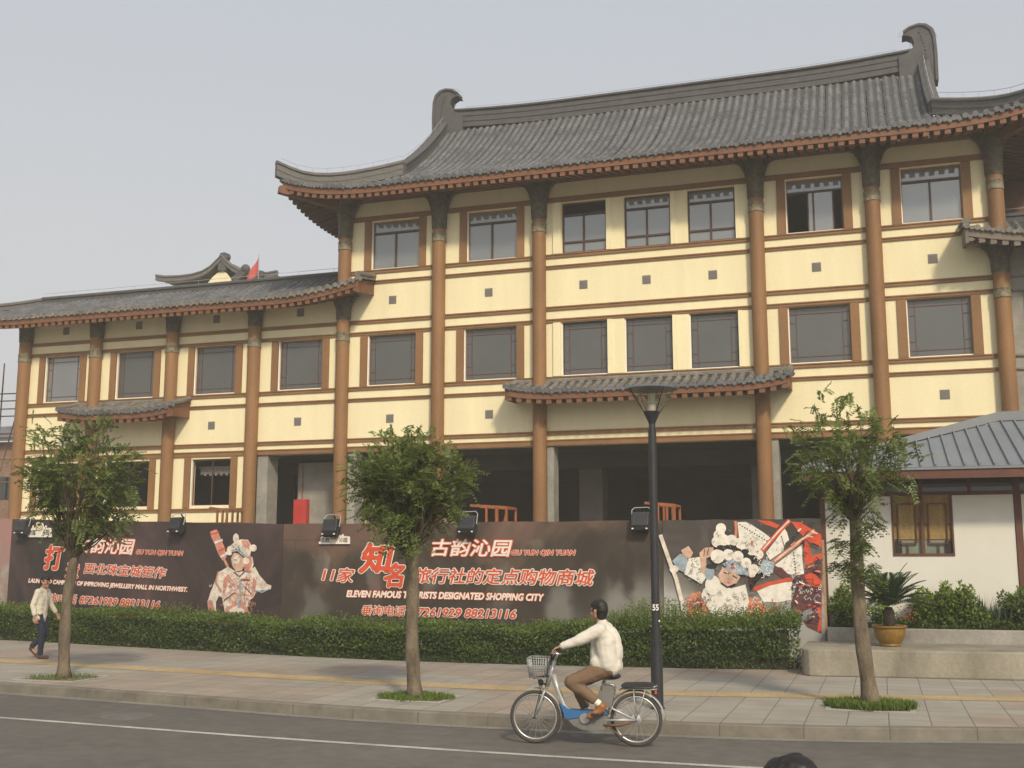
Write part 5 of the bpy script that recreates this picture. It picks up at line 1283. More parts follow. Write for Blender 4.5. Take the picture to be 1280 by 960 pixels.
bush(1187, 757, 18, 26, 'tall light green shrub in the planter below the cabin window', 1664, 3, M['leaf_bush'])
bush(1207, 752, 11, 19, 'thin leafy shrub left of the spiky aloe', 676, 4, M['leaf_bush'])
bush(1103, 768, 14, 16, 'low green shrub behind the cycad pot', 700, 7, M['leaf_bush'])
bush(1222, 774, 22, 12, 'low spreading shrub at the foot of the spiky aloe', 800, 8, M['leaf_bush'])
bush(1272, 762, 16, 25, 'dense green shrub by the red brown cabin post', 1612, 6, M['leaf_hedge'])
def spiky(px, py, h, label, n, seed, wd=.035):
    g = np.random.default_rng(seed); c = on_y(px, py, 23.4); t = thing('aloe', label, 'plant', (c.x, 23.4, .85))
    cs = [(c.x, 23.4, .85)]*n; a = g.uniform(0, 6.28, n); sp = g.uniform(.05, .6, n)
    ds = np.stack([np.cos(a)*sp, np.sin(a)*sp, np.ones(n)], 1); ns_ = np.stack([np.cos(a), np.sin(a), np.zeros(n)], 1)
    leaf_mesh('blades', cs, ds, ns_, h*g.uniform(.55, 1.05, n), wd, g.random(n)*.7, M['leaf_cycad'], t)
spiky(1227, 765, .72, 'dark spiky aloe standing alone in the planter', 16, 1, .06)
spiky(1246, 765, .62, 'pale spiky plant between the aloe and the cabin post', 22, 2, .03)
spiky(1259, 762, .60, 'spiky plant just left of the shrub by the cabin post', 22, 3, .03)
n = 5200; x = rng.uniform(-.95, 4.0, n); y = rng.uniform(23.1, 23.7, n); C = np.stack([x, y, np.full(n, .86)+rng.random(n)*.16*(.6+.4*np.sin(x*4))], 1)
o = leaf_mesh('ground_cover', C, unit(n)*.6+np.array([0, -.2, .6]), unit(n)+np.array([0, -.3, .8]), .07, .03, np.clip(.1+.5*rng.random(n), 0, 1), M['leaf_hedge']); tag(o, 'low green ground cover along the planter edge', 'ground cover', kind='stuff')
n = 46; x = on_y(1133, 770, 23.2).x+rng.normal(0, .12, n); C = np.stack([x, 23.15+rng.random(n)*.1, 1.0+rng.random(n)*.28], 1)
o = leaf_mesh('red_flowers', C, unit(n)+np.array([0, -.5, .5]), unit(n)+np.array([0, -1, .5]), .035, .035, rng.random(n), leafmat('red_petals', (.3, .03, .015), (.5, .09, .03), .2)); tag(o, 'small cluster of red flowers right of the cycad pot', 'flowers', kind='stuff')

# ------------------------------------------------------------------ far left: scaffolding, brick building, far pavilion, flag
M['pole'] = mat('rusty_scaffold_pole', (.16, .085, .055), .8, .3, 3)
t = thing('scaffolding', 'rusty pole scaffolding beside the left corner of the hall', 'scaffolding', (-35.5, 39, .15))
f_ = []
for px in (-24, -6, 13, 24):
    p = on_y(px, 600, 39.0); f = MB(); f.tube([(p.x, 39.0, .15), (p.x+.05, 39.0, 10.6+.2*math.sin(px))], .03, 6); f.build('upright', M['pole'], t)
a, c = on_y(-30, 600, 39).x, on_y(24, 600, 39).x
for py in (493, 502, 512, 521, 543, 548, 575, 603):
    z = on_y(10, py, 39).z; f = MB(); f.tube([(a, 38.94, z+.05), (c, 38.94, z)], .026, 6); f.build('ledger', M['pole'], t)
f = MB(); f.tube([(on_y(2, 590, 39).x, 38.9, on_y(2, 590, 39).z), (on_y(22, 520, 39).x, 38.9, on_y(22, 520, 39).z)], .026, 6); f.build('brace', M['pole'], t)
bb = thing('brick_building', 'low brick building behind the scaffolding at the far left', 'building', (-52, 58, 0))
p0, p1 = on_y(-60, 560, 58), on_y(22, 552, 58); zt = p1.z
f = MB(); f.box(p0.x, p1.x, 58, 66, 0, zt); f.build('wall', mat('red_brown_brick', (.21, .125, .085), .9, .3, 2, fine=.2, stretch=(1, 1, 4)), bb)
f = MB(); f.hexa([(p0.x-.5, 57.4, zt), (p1.x+.3, 57.4, zt), (p1.x+.3, 62, zt+1.2), (p0.x-.5, 62, zt+1.2), (p0.x-.5, 57.4, zt+.2), (p1.x+.3, 57.4, zt+.2), (p1.x+.3, 62, zt+1.6), (p0.x-.5, 62, zt+1.6)]); f.build('roof', M['tile'], bb)
for px in (3, 12):
    q = on_y(px, 610, 57.9); f = MB(); f.box(q.x-.35, q.x+.35, 57.94, 57.995, q.z-.7, q.z+.7); f.build('window', M['glass1'], bb)
# pavilion beyond the low wing
pv = thing('pavilion', 'far grey tiled pavilion roof with a cream gable behind the low wing', 'building', tuple(on_y(270, 360, 56))[:2]+(0,))
YP = 56
path = [on_y(x, y, YP) for x, y in ((196, 349), (207, 350.5), (225, 350), (240, 348), (254, 344), (264, 338), (272, 330), (278, 324))]
path2 = [on_y(x, y, YP) for x, y in ((278, 324), (284, 331), (291, 337), (300, 342), (314, 346), (330, 347), (346, 344))]
f = MB()
for pp in (path, path2):
    for a, c in zip(pp[:-1], pp[1:]): f.quad(a, c, c+Vector((0, 7, 0)), a+Vector((0, 7, 0)))
f.build('roof', M['tile'], pv)
for pp in (path, path2[::-1]):
    f = MB(); bar_sweep(f, [p-Vector((0, 0, .1)) for p in pp], .16, .26, (0, 1, 0)); f.build('gable_ridge', M['ridge_l'], pv)
f = MB(); ga = [on_y(x, y, YP+.05) for x, y in ((258, 356), (266, 346), (272, 341), (278, 338), (283, 341), (288, 347), (292, 356))]; f.add(ga, [tuple(range(len(ga)))]); f.build('gable', M['cream'], pv)
f = MB(); lo, hi = on_y(215, 365, YP).x, on_y(335, 365, YP).x; f.box(lo, hi, YP+.4, YP+6.6, 0, path[3].z-.5); f.build('wall', M['cream'], pv)
ap = on_y(279, 326, YP); f = MB(); f.prism([(-.28, -.6), (.28, -.6), (.26, .0), (.36, .2), (.3, .42), (.1, .5), (-.15, .46), (-.25, .25)], (ap.x, YP-.1, ap.z), (1, 0, 0), (0, 0, 1), (0, .35, 0)); f.build('ridge_ornament', M['ridge'], pv)
for x0, y0, x1, y1 in ((293, 345, 307, 336),):
    f = MB(); a, c = on_y(x0, y0, YP-1), on_y(x1, y1, YP-1); f.bar(a-Vector((0, 0, .3)), c-Vector((0, 0, .1)), .3, .4); f.ball(c, .27, 10, 7); f.build('hip_ridge', M['ridge'], pv)
q = on_y(325, 343, 52); f = MB(); f.lathe([(.28, -.8), (.22, -.2), (.3, -.1), (.3, .12), (.12, .2)], (q.x, 52, q.z), 14); f.build('roof_finial', M['ridge'], pv, smooth=40)
# flag
q0, q1 = on_y(316, 356, 44), on_y(323.5, 321, 44)
fg = thing('flag', 'small red flag on a pole behind the low wing roof', 'flag', (q1.x, 44, 12.0))
f = MB(); f.tube([(q1.x+.02, 44, 11.5), (q1.x, 44, q1.z+.1)], .02, 6); f.build('pole', M['wire'], fg)
f = MB(); cols_ = []
for k in range(7):
    w = k/6; x = q1.x-.62*w; zt_ = q1.z-1.0*w**1.1; zb_ = q1.z-.75-.55*w; yy = 44+.06*math.sin(w*7)
    cols_.append(((x, yy, zt_), (x, yy, zb_)))
for (a, b1), (c, d1) in zip(cols_[:-1], cols_[1:]): f.quad(b1, d1, c, a)
f.build('cloth', mat('red_flag_cloth', (.50, .09, .08), .8, .1, 3), fg)
# ------------------------------------------------------------------ people
def capsule(b, p0, r0, p1, r1, n=12):
    p0, p1 = Vector(p0), Vector(p1); d = p1-p0; L = d.length
    if L < 1e-5: b.ball(p0, r0, n, 8); return
    d /= L; x = d.orthogonal().normalized(); y = d.cross(x); rings = []
    for k in range(1, 5): t = math.pi/2*k/4; rings.append((p0-d*r0*math.cos(t), r0*math.sin(t)))
    for k in range(0, 4): t = math.pi/2*k/4; rings.append((p1+d*r1*math.sin(t), r1*math.cos(t)))
    vs = [p0-d*r0]+[c+(x*math.cos(2*math.pi*j/n)+y*math.sin(2*math.pi*j/n))*r for c, r in rings for j in range(n)]+[p1+d*r1]
    fs = [(0, 1+(j+1) % n, 1+j) for j in range(n)]
    for i in range(len(rings)-1):
        for j in range(n): fs.append((1+i*n+j, 1+i*n+(j+1) % n, 1+(i+1)*n+(j+1) % n, 1+(i+1)*n+j))
    e = len(vs)-1; o = 1+(len(rings)-1)*n
    fs += [(o+j, o+(j+1) % n, e) for j in range(n)]
    b.add(vs, fs)
TMP = bpy.data.scenes.new('modelling')
def solid(name, segs, voxel, m, parent, smooth_it=4, wrinkle=0.0, wscale=9):
    """tapered limbs grown into ONE continuous surface"""
    b = MB()
    for s in segs: capsule(b, *s)
    me = bpy.data.meshes.new(name); me.from_pydata([tuple(v) for v in b.v], [], b.f)
    o = bpy.data.objects.new(name, me); TMP.collection.objects.link(o)
    rm = o.modifiers.new('grow', 'REMESH'); rm.mode = 'VOXEL'; rm.voxel_size = voxel; rm.use_smooth_shade = True
    if smooth_it: sm = o.modifiers.new('soft', 'SMOOTH'); sm.iterations = smooth_it; sm.factor = .5
    with bpy.context.temp_override(scene=TMP, view_layer=TMP.view_layers[0]):
        dg = bpy.context.evaluated_depsgraph_get(); dg.update()
        me2 = bpy.data.meshes.new_from_object(o.evaluated_get(dg))
    bpy.data.objects.remove(o); bpy.data.meshes.remove(me)
    me2.name = name; me2.materials.clear(); me2.materials.append(m)
    if wrinkle:
        from mathutils import noise
        nrm = [v.normal.copy() for v in me2.vertices]
        for v, vn in zip(me2.vertices, nrm):
            c = v.co.copy(); k = noise.noise(Vector((c.x*wscale, c.y*wscale, c.z*wscale*1.6)))+.5*noise.noise(c*wscale*2.3)
            v.co = c+vn*(k*wrinkle)
    me2.polygons.foreach_set('use_smooth', [True]*len(me2.polygons))
    o2 = bpy.data.objects.new(name, me2); COL.objects.link(o2)
    if parent is not None: o2.parent = parent
    return o2
M['skin'] = mat('skin', (.40, .22, .13), .55, .08, 8); M['hair'] = mat('black_hair', (.012, .010, .009), .5, .3, 30, stretch=(1, 1, 4))
V3 = Vector
def hand(wrist, fwd, down, side, grip=.55, s=1.0):
    """palm, four unequal bent fingers and a thumb off the side of the palm; fwd = pointing direction, down = palm side"""
    w, f, d, t = V3(wrist), V3(fwd).normalized(), V3(down).normalized(), V3(side).normalized(); S = []
    for k in (-1.5, -.5, .5, 1.5): S.append((w+f*.015+t*k*.013*s, .015*s, w+f*.085*s+t*k*.019*s, .0125*s))
    for k, L in ((-1.5, .058), (-.5, .074), (.5, .080), (1.5, .072)):
        a = w+f*.088*s+t*k*.020*s; ang = grip*.9; b1 = a+(f*math.cos(ang)+d*math.sin(ang))*L*.5*s; ang = grip*2.2; c = b1+(f*math.cos(ang)+d*math.sin(ang))*L*.35*s; ang = grip*3.2; e = c+(f*math.cos(ang)+d*math.sin(ang))*L*.27*s
        S += [(a, .0105*s, b1, .0095*s), (b1, .0095*s, c, .009*s), (c, .009*s, e, .008*s)]
    a = w+f*.03*s+t*.028*s; b1 = a+(f*.6+t*.7+d*.35).normalized()*.04*s; c = b1+(f*.8+t*.05+d*.6).normalized()*.033*s
    S += [(a, .014*s, b1, .012*s), (b1, .0115*s, c, .0095*s)]
    return S
def head(c, fwd, up, s=1.0):
    """cranium, jaw, nose, ears; returns skin segments, hair segments and eye positions. c = centre of the head"""
    c, f, u = V3(c), V3(fwd).normalized(), V3(up).normalized(); l = u.cross(f).normalized(); u = f.cross(l)
    P = lambda a, b, h: c+(f*a+l*b+u*h)*s
    S = [(P(-.02, 0, .03), .086*s, P(.02, 0, .03), .082*s), (P(.02, .02, -.04), .060*s, P(.045, .012, -.085), .036*s), (P(.02, -.02, -.04), .060*s, P(.045, -.012, -.085), .036*s),
         (P(.098, 0, .005), .009*s, P(.112, 0, -.028), .014*s), (P(.086, .018, -.062), .010*s, P(.086, -.018, -.062), .010*s), (P(.085, 0, -.1), .022*s, P(.08, 0, -.1), .022*s),
         (P(.083, .035, .03), .012*s, P(.083, -.035, .03), .012*s), (P(.07, .045, -.025), .022*s, P(.06, .05, -.03), .022*s), (P(.07, -.045, -.025), .022*s, P(.06, -.05, -.03), .022*s)]
    for k in (-1, 1): S += [(P(-.012, k*.082, .012), .013*s, P(-.006, k*.080, -.03), .010*s), (P(-.018, k*.088, .018), .010*s, P(-.02, k*.088, -.005), .010*s)]
    H = [(P(-.035, 0, .055), .088*s, P(.03, 0, .058), .078*s), (P(-.05, 0, .02), .082*s, P(-.05, 0, -.04), .065*s), (P(.06, .03, .085), .032*s, P(.06, -.03, .085), .032*s), (P(0, .055, .03), .040*s, P(.01, .06, .02), .03*s), (P(0, -.055, .03), .040*s, P(.01, -.06, .02), .03*s), (P(.02, .02, .11), .03*s, P(-.03, -.02, .115), .035*s)]
    E_ = [P(.088, k*.033, .006) for k in (-1, 1)]; B_ = [(P(.092, k*.018, .030), P(.084, k*.052, .028)) for k in (-1, 1)]
    return S, H, E_, B_
def finish_face(root, E_, B_):
    for e in E_:
        b = MB(); b.ball(e, .009, 8, 6); b.build('eye', M['p_black'], root, smooth=True)
    for a, c in B_:
        b = MB(); b.tube([a, c], .004, 5); b.build('eyebrow', M['hair'], root)

# ---- electric bicycle, built at the origin heading -x, rear hub above (0, 0)
M['chrome'] = mat('dull_chrome', (.62, .60, .56), .25, .1, 8, metal=.9); M['silver'] = mat('silver_paint', (.42, .42, .40), .4, .1, 6, metal=.4)
M['rubber'] = mat('grey_black_rubber', (.055, .05, .045), .85, .2, 8); M['vinyl'] = mat('black_vinyl', (.025, .025, .028), .5, .15, 8)
M['alu'] = mat('aluminium_rim', (.50, .49, .46), .35, .08, 6, metal=.8); M['bluep'] = mat('blue_plastic', (.035, .125, .30), .4, .1, 6); M['greyp'] = mat('grey_plastic', (.16, .155, .14), .55, .15, 6)
bk = thing('electric_bicycle', 'silver electric bicycle with a blue footboard and wire front basket', 'bicycle')
WR = .305
def wheel(x, spokes_n):
    b = MB(); n = 48
    b.tube([(x+(WR-.02)*math.cos(2*math.pi*k/n), 0, WR+(WR-.02)*math.sin(2*math.pi*k/n)) for k in range(n)], .021, 10, closed=True)
    w = b.build('wheel', M['rubber'], bk, smooth=True)
    b = MB(); b.tube([(x+(WR-.047)*math.cos(2*math.pi*k/n), 0, WR+(WR-.047)*math.sin(2*math.pi*k/n)) for k in range(n)], .013, 8, closed=True); b.build('rim', M['alu'], w, smooth=True)
    b = MB()
    for k in range(spokes_n):
        a = 2*math.pi*k/spokes_n; s = 1 if k % 2 else -1; b.tube([(x+.04*math.cos(a+.5*s), s*.03, WR+.04*math.sin(a+.5*s)), (x+(WR-.05)*math.cos(a), 0, WR+(WR-.05)*math.sin(a))], .0016, 4, cap=False)
    b.build('spokes', M['chrome'], w)
    b = MB(); hw = .05; rr = .065 if x > -.5 else .028
    prof = [(.012, -.065), (.015, -hw), (rr, -hw+.01), (rr, hw-.01), (.015, hw), (.012, .065)]; n2 = 20
    vs = [(x+r*math.cos(2*math.pi*j/n2), z, WR+r*math.sin(2*math.pi*j/n2)) for r, z in prof for j in range(n2)]
    b.add(vs, [(i*n2+j, i*n2+(j+1) % n2, (i+1)*n2+(j+1) % n2, (i+1)*n2+j) for i in range(5) for j in range(n2)]); b.build('hub', M['alu'], w, smooth=40)
wheel(0, 36); FXH = -1.205; wheel(FXH, 36)
def mudguard(x, a0, a1, r, m):
    b = MB(); n = 22; prof = [(-.032, -.014), (-.022, .0), (0, .006), (.022, .0), (.032, -.014)]; vs = []
    for k in range(n):
        a = R(a0+(a1-a0)*k/(n-1))
        for w, h in prof: vs.append((x+(r+h)*math.cos(a), w, WR+(r+h)*math.sin(a)))
    fs = [(k*5+j, k*5+j+1, (k+1)*5+j+1, (k+1)*5+j) for k in range(n-1) for j in range(4)]; b.add(vs, fs); b.build('mudguard', m, bk, smooth=True)
mudguard(0, -8, 172, WR+.035, M['chrome']); mudguard(FXH, -32, 108, WR+.035, M['chrome'])
def part(name, m, fn, parent=bk, smooth=True):
    b = MB(); fn(b); return b.build(name, m, parent, smooth=smooth)
fr = part('frame', M['silver'], lambda b: (b.tube([(-.985, 0, .80), (-.93, 0, .62), (-.86, 0, .45), (-.79, 0, .37)], .033, 12), b.tube([(-1.06, 0, .655), (-.965, 0, .955)], .024, 12), b.tube([(-.79, 0, .37), (-.6, 0, .31), (-.45, 0, .30)], .028, 10),
     b.tube([(-.50, 0, .30), (-.37, 0, .74)], .02, 10), b.tube([(-.42, .0, .5), (-.26, .055, .42), (0, .062, WR)], .014, 8), b.tube([(-.42, 0, .5), (-.26, -.055, .42), (0, -.062, WR)], .014, 8), b.tube([(-.47, .05, .29), (0, .062, WR)], .013, 8), b.tube([(-.47, -.05, .29), (0, -.062, WR)], .013, 8)))
part('fork', M['silver'], lambda b: [b.tube([(-1.07, s*.02, .63), (-1.095, s*.05, .58), (-1.13, s*.052, .48), (FXH, s*.052, WR)], .015, 8) for s in (-1, 1)])
part('handlebar', M['chrome'], lambda b: (b.tube([(-.965, 0, .95), (-.93, 0, 1.04), (-.945, 0, 1.06)], .016, 8), b.tube([(-.80, -.27, 1.10), (-.93, -.26, 1.105), (-.985, -.16, 1.06), (-.955, 0, 1.05), (-.985, .16, 1.06), (-.93, .26, 1.105), (-.80, .27, 1.10)], .012, 8)))
for s in (-1, 1):
    part('grip', M['vinyl'], lambda b: b.tube([(-.90, s*.262, 1.104), (-.785, s*.271, 1.10)], .018, 10))
    part('brake_lever', M['chrome'], lambda b: b.tube([(-.95, s*.25, 1.09), (-.93, s*.29, 1.065), (-.84, s*.295, 1.06)], .007, 6))
part('headlight', M['vinyl'], lambda b: (b.ball((-1.135, 0, .70), (.035, .04, .04), 10, 7), b.bar((-1.10, 0, .69), (-1.06, 0, .67), .02)))
def basket(b):
    x0, x1, y, z0, z1 = -1.28, -1.045, .15, .765, .995; tp = .02; r = .0035
    for z, e in ((z0, .03), (z0+.06, .022), (z0+.12, .014), (z0+.175, .007), (z1, 0)): b.tube([(x0+e, -y+e, z), (x1-e, -y+e, z), (x1-e, y-e, z), (x0+e, y-e, z)], r*(1.8 if z == z1 else 1), 5, closed=True)
    for k in range(9):
        w = k/8
        for s in (-1, 1): b.tube([(x0+.03+(x1-x0-.06)*w, s*(y-.03), z0), (x0+(x1-x0)*w, s*y, z1)], r, 4)
        for xx, e in ((x0, 1), (x1, -1)): b.tube([(xx+.03*e, -y+.03+(2*y-.06)*w, z0), (xx, -y+2*y*w, z1)], r, 4)
        b.tube([(x0+.03+(x1-x0-.06)*w, -y+.03, z0), (x0+.03+(x1-x0-.06)*w, y-.03, z0)], r, 4)
part('basket', M['silver'], basket)
part('basket_bracket', M['vinyl'], lambda b: (b.bar((-1.22, 0, .755), (-1.03, 0, .78), .10, .02), b.tube([(-1.16, .06, .755), (-1.13, .055, .62), (FXH, .06, WR+.02)], .006, 6), b.tube([(-1.16, -.06, .755), (-1.13, -.055, .62), (FXH, -.06, WR+.02)], .006, 6)), smooth=False)
part('footboard', M['bluep'], lambda b: (b.prism([(-.88, .44), (-.80, .405), (-.62, .395), (-.36, .405), (-.33, .375), (-.36, .355), (-.62, .325), (-.80, .295), (-.84, .33)], (0, -.075, 0), (1, 0, 0), (0, 0, 1), (0, .15, 0)), b.prism([(-.90, .47), (-.84, .44), (-.82, .41), (-.87, .40)], (0, -.06, 0), (1, 0, 0), (0, 0, 1), (0, .12, 0))), smooth=False)
part('belly_cover', M['greyp'], lambda b: b.prism([(-.80, .29), (-.62, .322), (-.36, .352), (-.32, .30), (-.36, .19), (-.50, .165), (-.64, .18), (-.74, .225)], (0, -.062, 0), (1, 0, 0), (0, 0, 1), (0, .124, 0)), smooth=False)
part('battery_case', M['greyp'], lambda b: b.prism([(-.475, .45), (-.285, .44), (-.235, .665), (-.26, .695), (-.385, .705), (-.41, .68)], (0, -.065, 0), (1, 0, 0), (0, 0, 1), (0, .13, 0)), smooth=False)
part('battery_handle', M['alu'], lambda b: b.tube([(-.40, -.07, .64), (-.385, -.07, .712), (-.255, -.07, .70), (-.235, -.07, .65)], .008, 6))
part('saddle', M['vinyl'], lambda b: (b.ball((-.30, 0, .795), (.13, .11, .045), 16, 10), b.ball((-.42, 0, .80), (.12, .05, .035), 14, 8)))
part('seat_post', M['chrome'], lambda b: b.tube([(-.39, 0, .68), (-.345, 0, .79)], .014, 8))
part('rack', M['silver'], lambda b: (b.tube([(-.17, .05, .655), (.22, .05, .655), (.25, 0, .655), (.22, -.05, .655), (-.17, -.05, .655)], .007, 6), b.tube([(-.02, .06, .655), (.0, .066, WR)], .006, 6), b.tube([(-.02, -.06, .655), (0, -.066, WR)], .006, 6), b.tube([(.12, .06, .655), (0, .066, WR)], .006, 6), b.tube([(.12, -.06, .655), (0, -.066, WR)], .006, 6), b.tube([(-.17, 0, .655), (-.3, 0, .52)], .009, 6)))
part('rear_cushion', M['vinyl'], lambda b: (b.prism([(-.155, .675), (-.165, .70), (-.13, .722), (.10, .728), (.20, .722), (.215, .70), (.20, .68)], (0, -.085, 0), (1, 0, 0), (0, 0, 1), (0, .17, 0))), smooth=False)
part('reflector', M['p_red'], lambda b: b.box(.225, .245, -.03, .03, .60, .645), smooth=False)
part('backrest_loop', M['alu'], lambda b: b.tube([(.19, -.07, .68), (.24, -.07, .69), (.25, 0, .69), (.24, .07, .69), (.19, .07, .68)], .008, 6))
CK = V3((-.60, 0, .31)); ca = R(24); cv = V3((math.cos(ca), 0, math.sin(ca)))*.15
for s, sg in ((-1, 1), (1, -1)):
    e = CK+cv*sg
    part('crank', M['alu'], lambda b: b.bar((CK.x, s*.085, CK.z), (e.x, s*.095, e.z), .018, .025), smooth=False)
    part('pedal', M['vinyl'], lambda b: b.box(e.x-.045, e.x+.045, s*.105 if s > 0 else -.195, .195 if s > 0 else -.105, e.z-.012, e.z+.012), smooth=False)
part('chainwheel', M['alu'], lambda b: b.prism([(CK.x+.06*math.cos(2*math.pi*k/24), CK.z+.06*math.sin(2*math.pi*k/24)) for k in range(24)], (0, -.082, 0), (1, 0, 0), (0, 0, 1), (0, .008, 0)), smooth=False)
part('kickstand', M['pole'], lambda b: (b.tube([(-.38, -.05, .235), (-.20, -.07, .24), (-.06, -.10, .285)], .018, 8), b.tube([(-.30, -.06, .21), (-.20, -.1, .14), (-.08, -.11, .115)], .009, 6)))
part('cable', M['vinyl'], lambda b: (b.tube([(-.95, -.25, 1.09), (-1.03, -.15, 1.04), (-1.04, -.03, .9), (-1.08, -.03, .6)], .004, 5), b.tube([(-.95, .25, 1.09), (-1.05, .12, 1.02), (-1.03, .02, .85), (-.95, .03, .6), (-.8, .03, .4)], .004, 5)))
bk.location = (-2.815, 13.36, .004); bk.rotation_euler = (0, 0, R(6))

# ---- cyclist (same local frame as the bicycle; near side = -y)
cy_ = thing('person', 'cyclist in a cream jacket and brown trousers looking away while riding', 'person')
hipN, hipF = V3((-.30, -.085, .905)), V3((-.30, .085, .905)); shN, shF = V3((-.395, -.185, 1.335)), V3((-.36, .185, 1.335))
neck = V3((-.395, .0, 1.408)); hc = V3((-.43, .012, 1.542)); elN, elF = V3((-.64, -.262, 1.215)), V3((-.60, .272, 1.205)); wrN, wrF = V3((-.835, -.262, 1.155)), V3((-.82, .266, 1.15))
knN, knF = V3((-.745, -.125, .73)), V3((-.73, .13, .70)); anN, anF = V3((-.415, -.135, .485)), V3((-.60, .135, .37))
hs_, hh_, he_, hb_ = head(hc, (-.80, .60, .04), (-.03, 0, 1), 1.0)
skin = hs_+[(neck-V3((0, 0, .02)), .058, hc-V3((-.02, 0, .06)), .056), (neck, .06, V3((-.37, 0, 1.25)), .09), (V3((-.37, 0, 1.25)), .11, V3((-.32, 0, 1.0)), .10), (V3((-.32, 0, 1.0)), .10, hipN, .085), (V3((-.32, 0, 1.0)), .10, hipF, .085),
     (neck-V3((0, 0, .06)), .05, shN, .05), (neck-V3((0, 0, .06)), .05, shF, .05), (shN, .05, elN, .038), (shF, .05, elF, .038), (elN, .036, wrN, .026), (elF, .036, wrF, .026), (hipN, .075, knN, .052), (hipF, .075, knF, .052), (knN, .05, anN, .034), (knF, .05, anF, .034)]
skin += hand(wrN+V3((-.005, 0, -.003)), (-.62, .05, -.28), (.05, 0, -1), (.1, 1, 0), .62, .95)+hand(wrF+V3((-.005, 0, -.003)), (-.62, -.05, -.28), (.05, 0, -1), (.1, -1, 0), .62, .95)
toeN, toeF = V3((-.53, -.15, .345)), V3((-.80, .15, .285))
skin += [(anN, .034, anN+V3((.01, 0, -.05)), .035), (anN+V3((.0, 0, -.05)), .033, toeN, .028), (anF, .034, anF+V3((.02, 0, -.05)), .035), (anF+V3((0, 0, -.05)), .033, toeF, .028)]
solid('body', skin, .0065, M['skin'], cy_, 2)
solid('hair', hh_, .007, M['hair'], cy_, 4, .004, 50)
finish_face(cy_, he_, hb_)
jk = []
for s, sh, el, wr in ((-1, shN, elN, wrN), (1, shF, elF, wrF)):
    jk += [(sh, .083, el, .066), (el, .064, wr+V3((.02, 0, 0)), .047), (sh, .075, V3((-.345, s*.10, 1.215)), .125), (V3((-.345, s*.10, 1.215)), .128, V3((-.325, s*.10, 1.05)), .122), (V3((-.325, s*.10, 1.05)), .122, V3((-.31, s*.11, .955)), .122), (neck-V3((0, 0, .045)), .066, sh, .075)]
jk += [(V3((-.42, 0, 1.17)), .11, V3((-.43, 0, 1.02)), .11), (V3((-.285, 0, 1.22)), .12, V3((-.265, 0, 1.05)), .13), (neck-V3((-.012, 0, .012)), .07, neck-V3((0, 0, .07)), .088), (V3((-.43, -.09, .95)), .10, V3((-.275, -.08, .915)), .122), (V3((-.43, .09, .95)), .10, V3((-.275, .08, .915)), .122), (V3((-.37, 0, 1.30)), .11, V3((-.37, 0, 1.2)), .12), (V3((-.315, 0, 1.26)), .125, V3((-.285, 0, .97)), .128), (V3((-.36, 0, 1.2)), .13, V3((-.34, 0, .97)), .13)]
M['jacket'] = mat('cream_jacket_cloth', (.60, .555, .475), .85, .07, 5, .5, 14)
solid('jacket', jk, .011, M['jacket'], cy_, 9, .006, 8)
tr = []
for s, hp, kn, an in ((-1, hipN, knN, anN), (1, hipF, knF, anF)): tr += [(hp, .112, hp.lerp(kn, .5), .102), (hp.lerp(kn, .5), .105, kn, .083), (kn, .083, kn.lerp(an, .45), .075), (kn.lerp(an, .45), .074, an.lerp(kn, .22), .062), (V3((-.29, s*.06, .93)), .112, hp, .115)]
M['trousers'] = mat('brown_trouser_cloth', (.165, .105, .062), .85, .1, 4, .4, 12)
solid('trousers', tr, .011, M['trousers'], cy_, 3, .010, 8)
for s, an, toe, nm in ((-1, anN, toeN, 'near'), (1, anF, toeF, 'far')):
    up = (an-(knN if s < 0 else knF)).normalized()
    solid('sock', [(an-up*.06, .042, an+up*.025, .043)], .008, M['p_white'], cy_, 1)
    hl = an+V3((.035, 0, -.06)) if s < 0 else an+V3((.04, 0, -.055))
    M['shoe'] = M.get('shoe') or mat('tan_leather', (.25, .105, .03), .45, .15, 8); M['shoe2'] = M.get('shoe2') or mat('navy_canvas', (.03, .05, .10), .8, .15, 8)
    sole = (toe-hl).normalized()
    solid('shoe', [(hl, .042, hl+V3((0, .0, .03)), .046), (hl, .040, hl.lerp(toe, .55)+V3((0, .01, 0)), .042), (hl, .040, hl.lerp(toe, .55)-V3((0, .01, 0)), .042), (hl.lerp(toe, .55), .044, toe, .036), (an+up*.02, .046, hl.lerp(toe, .4), .040)], .008, M['shoe'], cy_, 2)
cy_.location = bk.location; cy_.rotation_euler = bk.rotation_euler

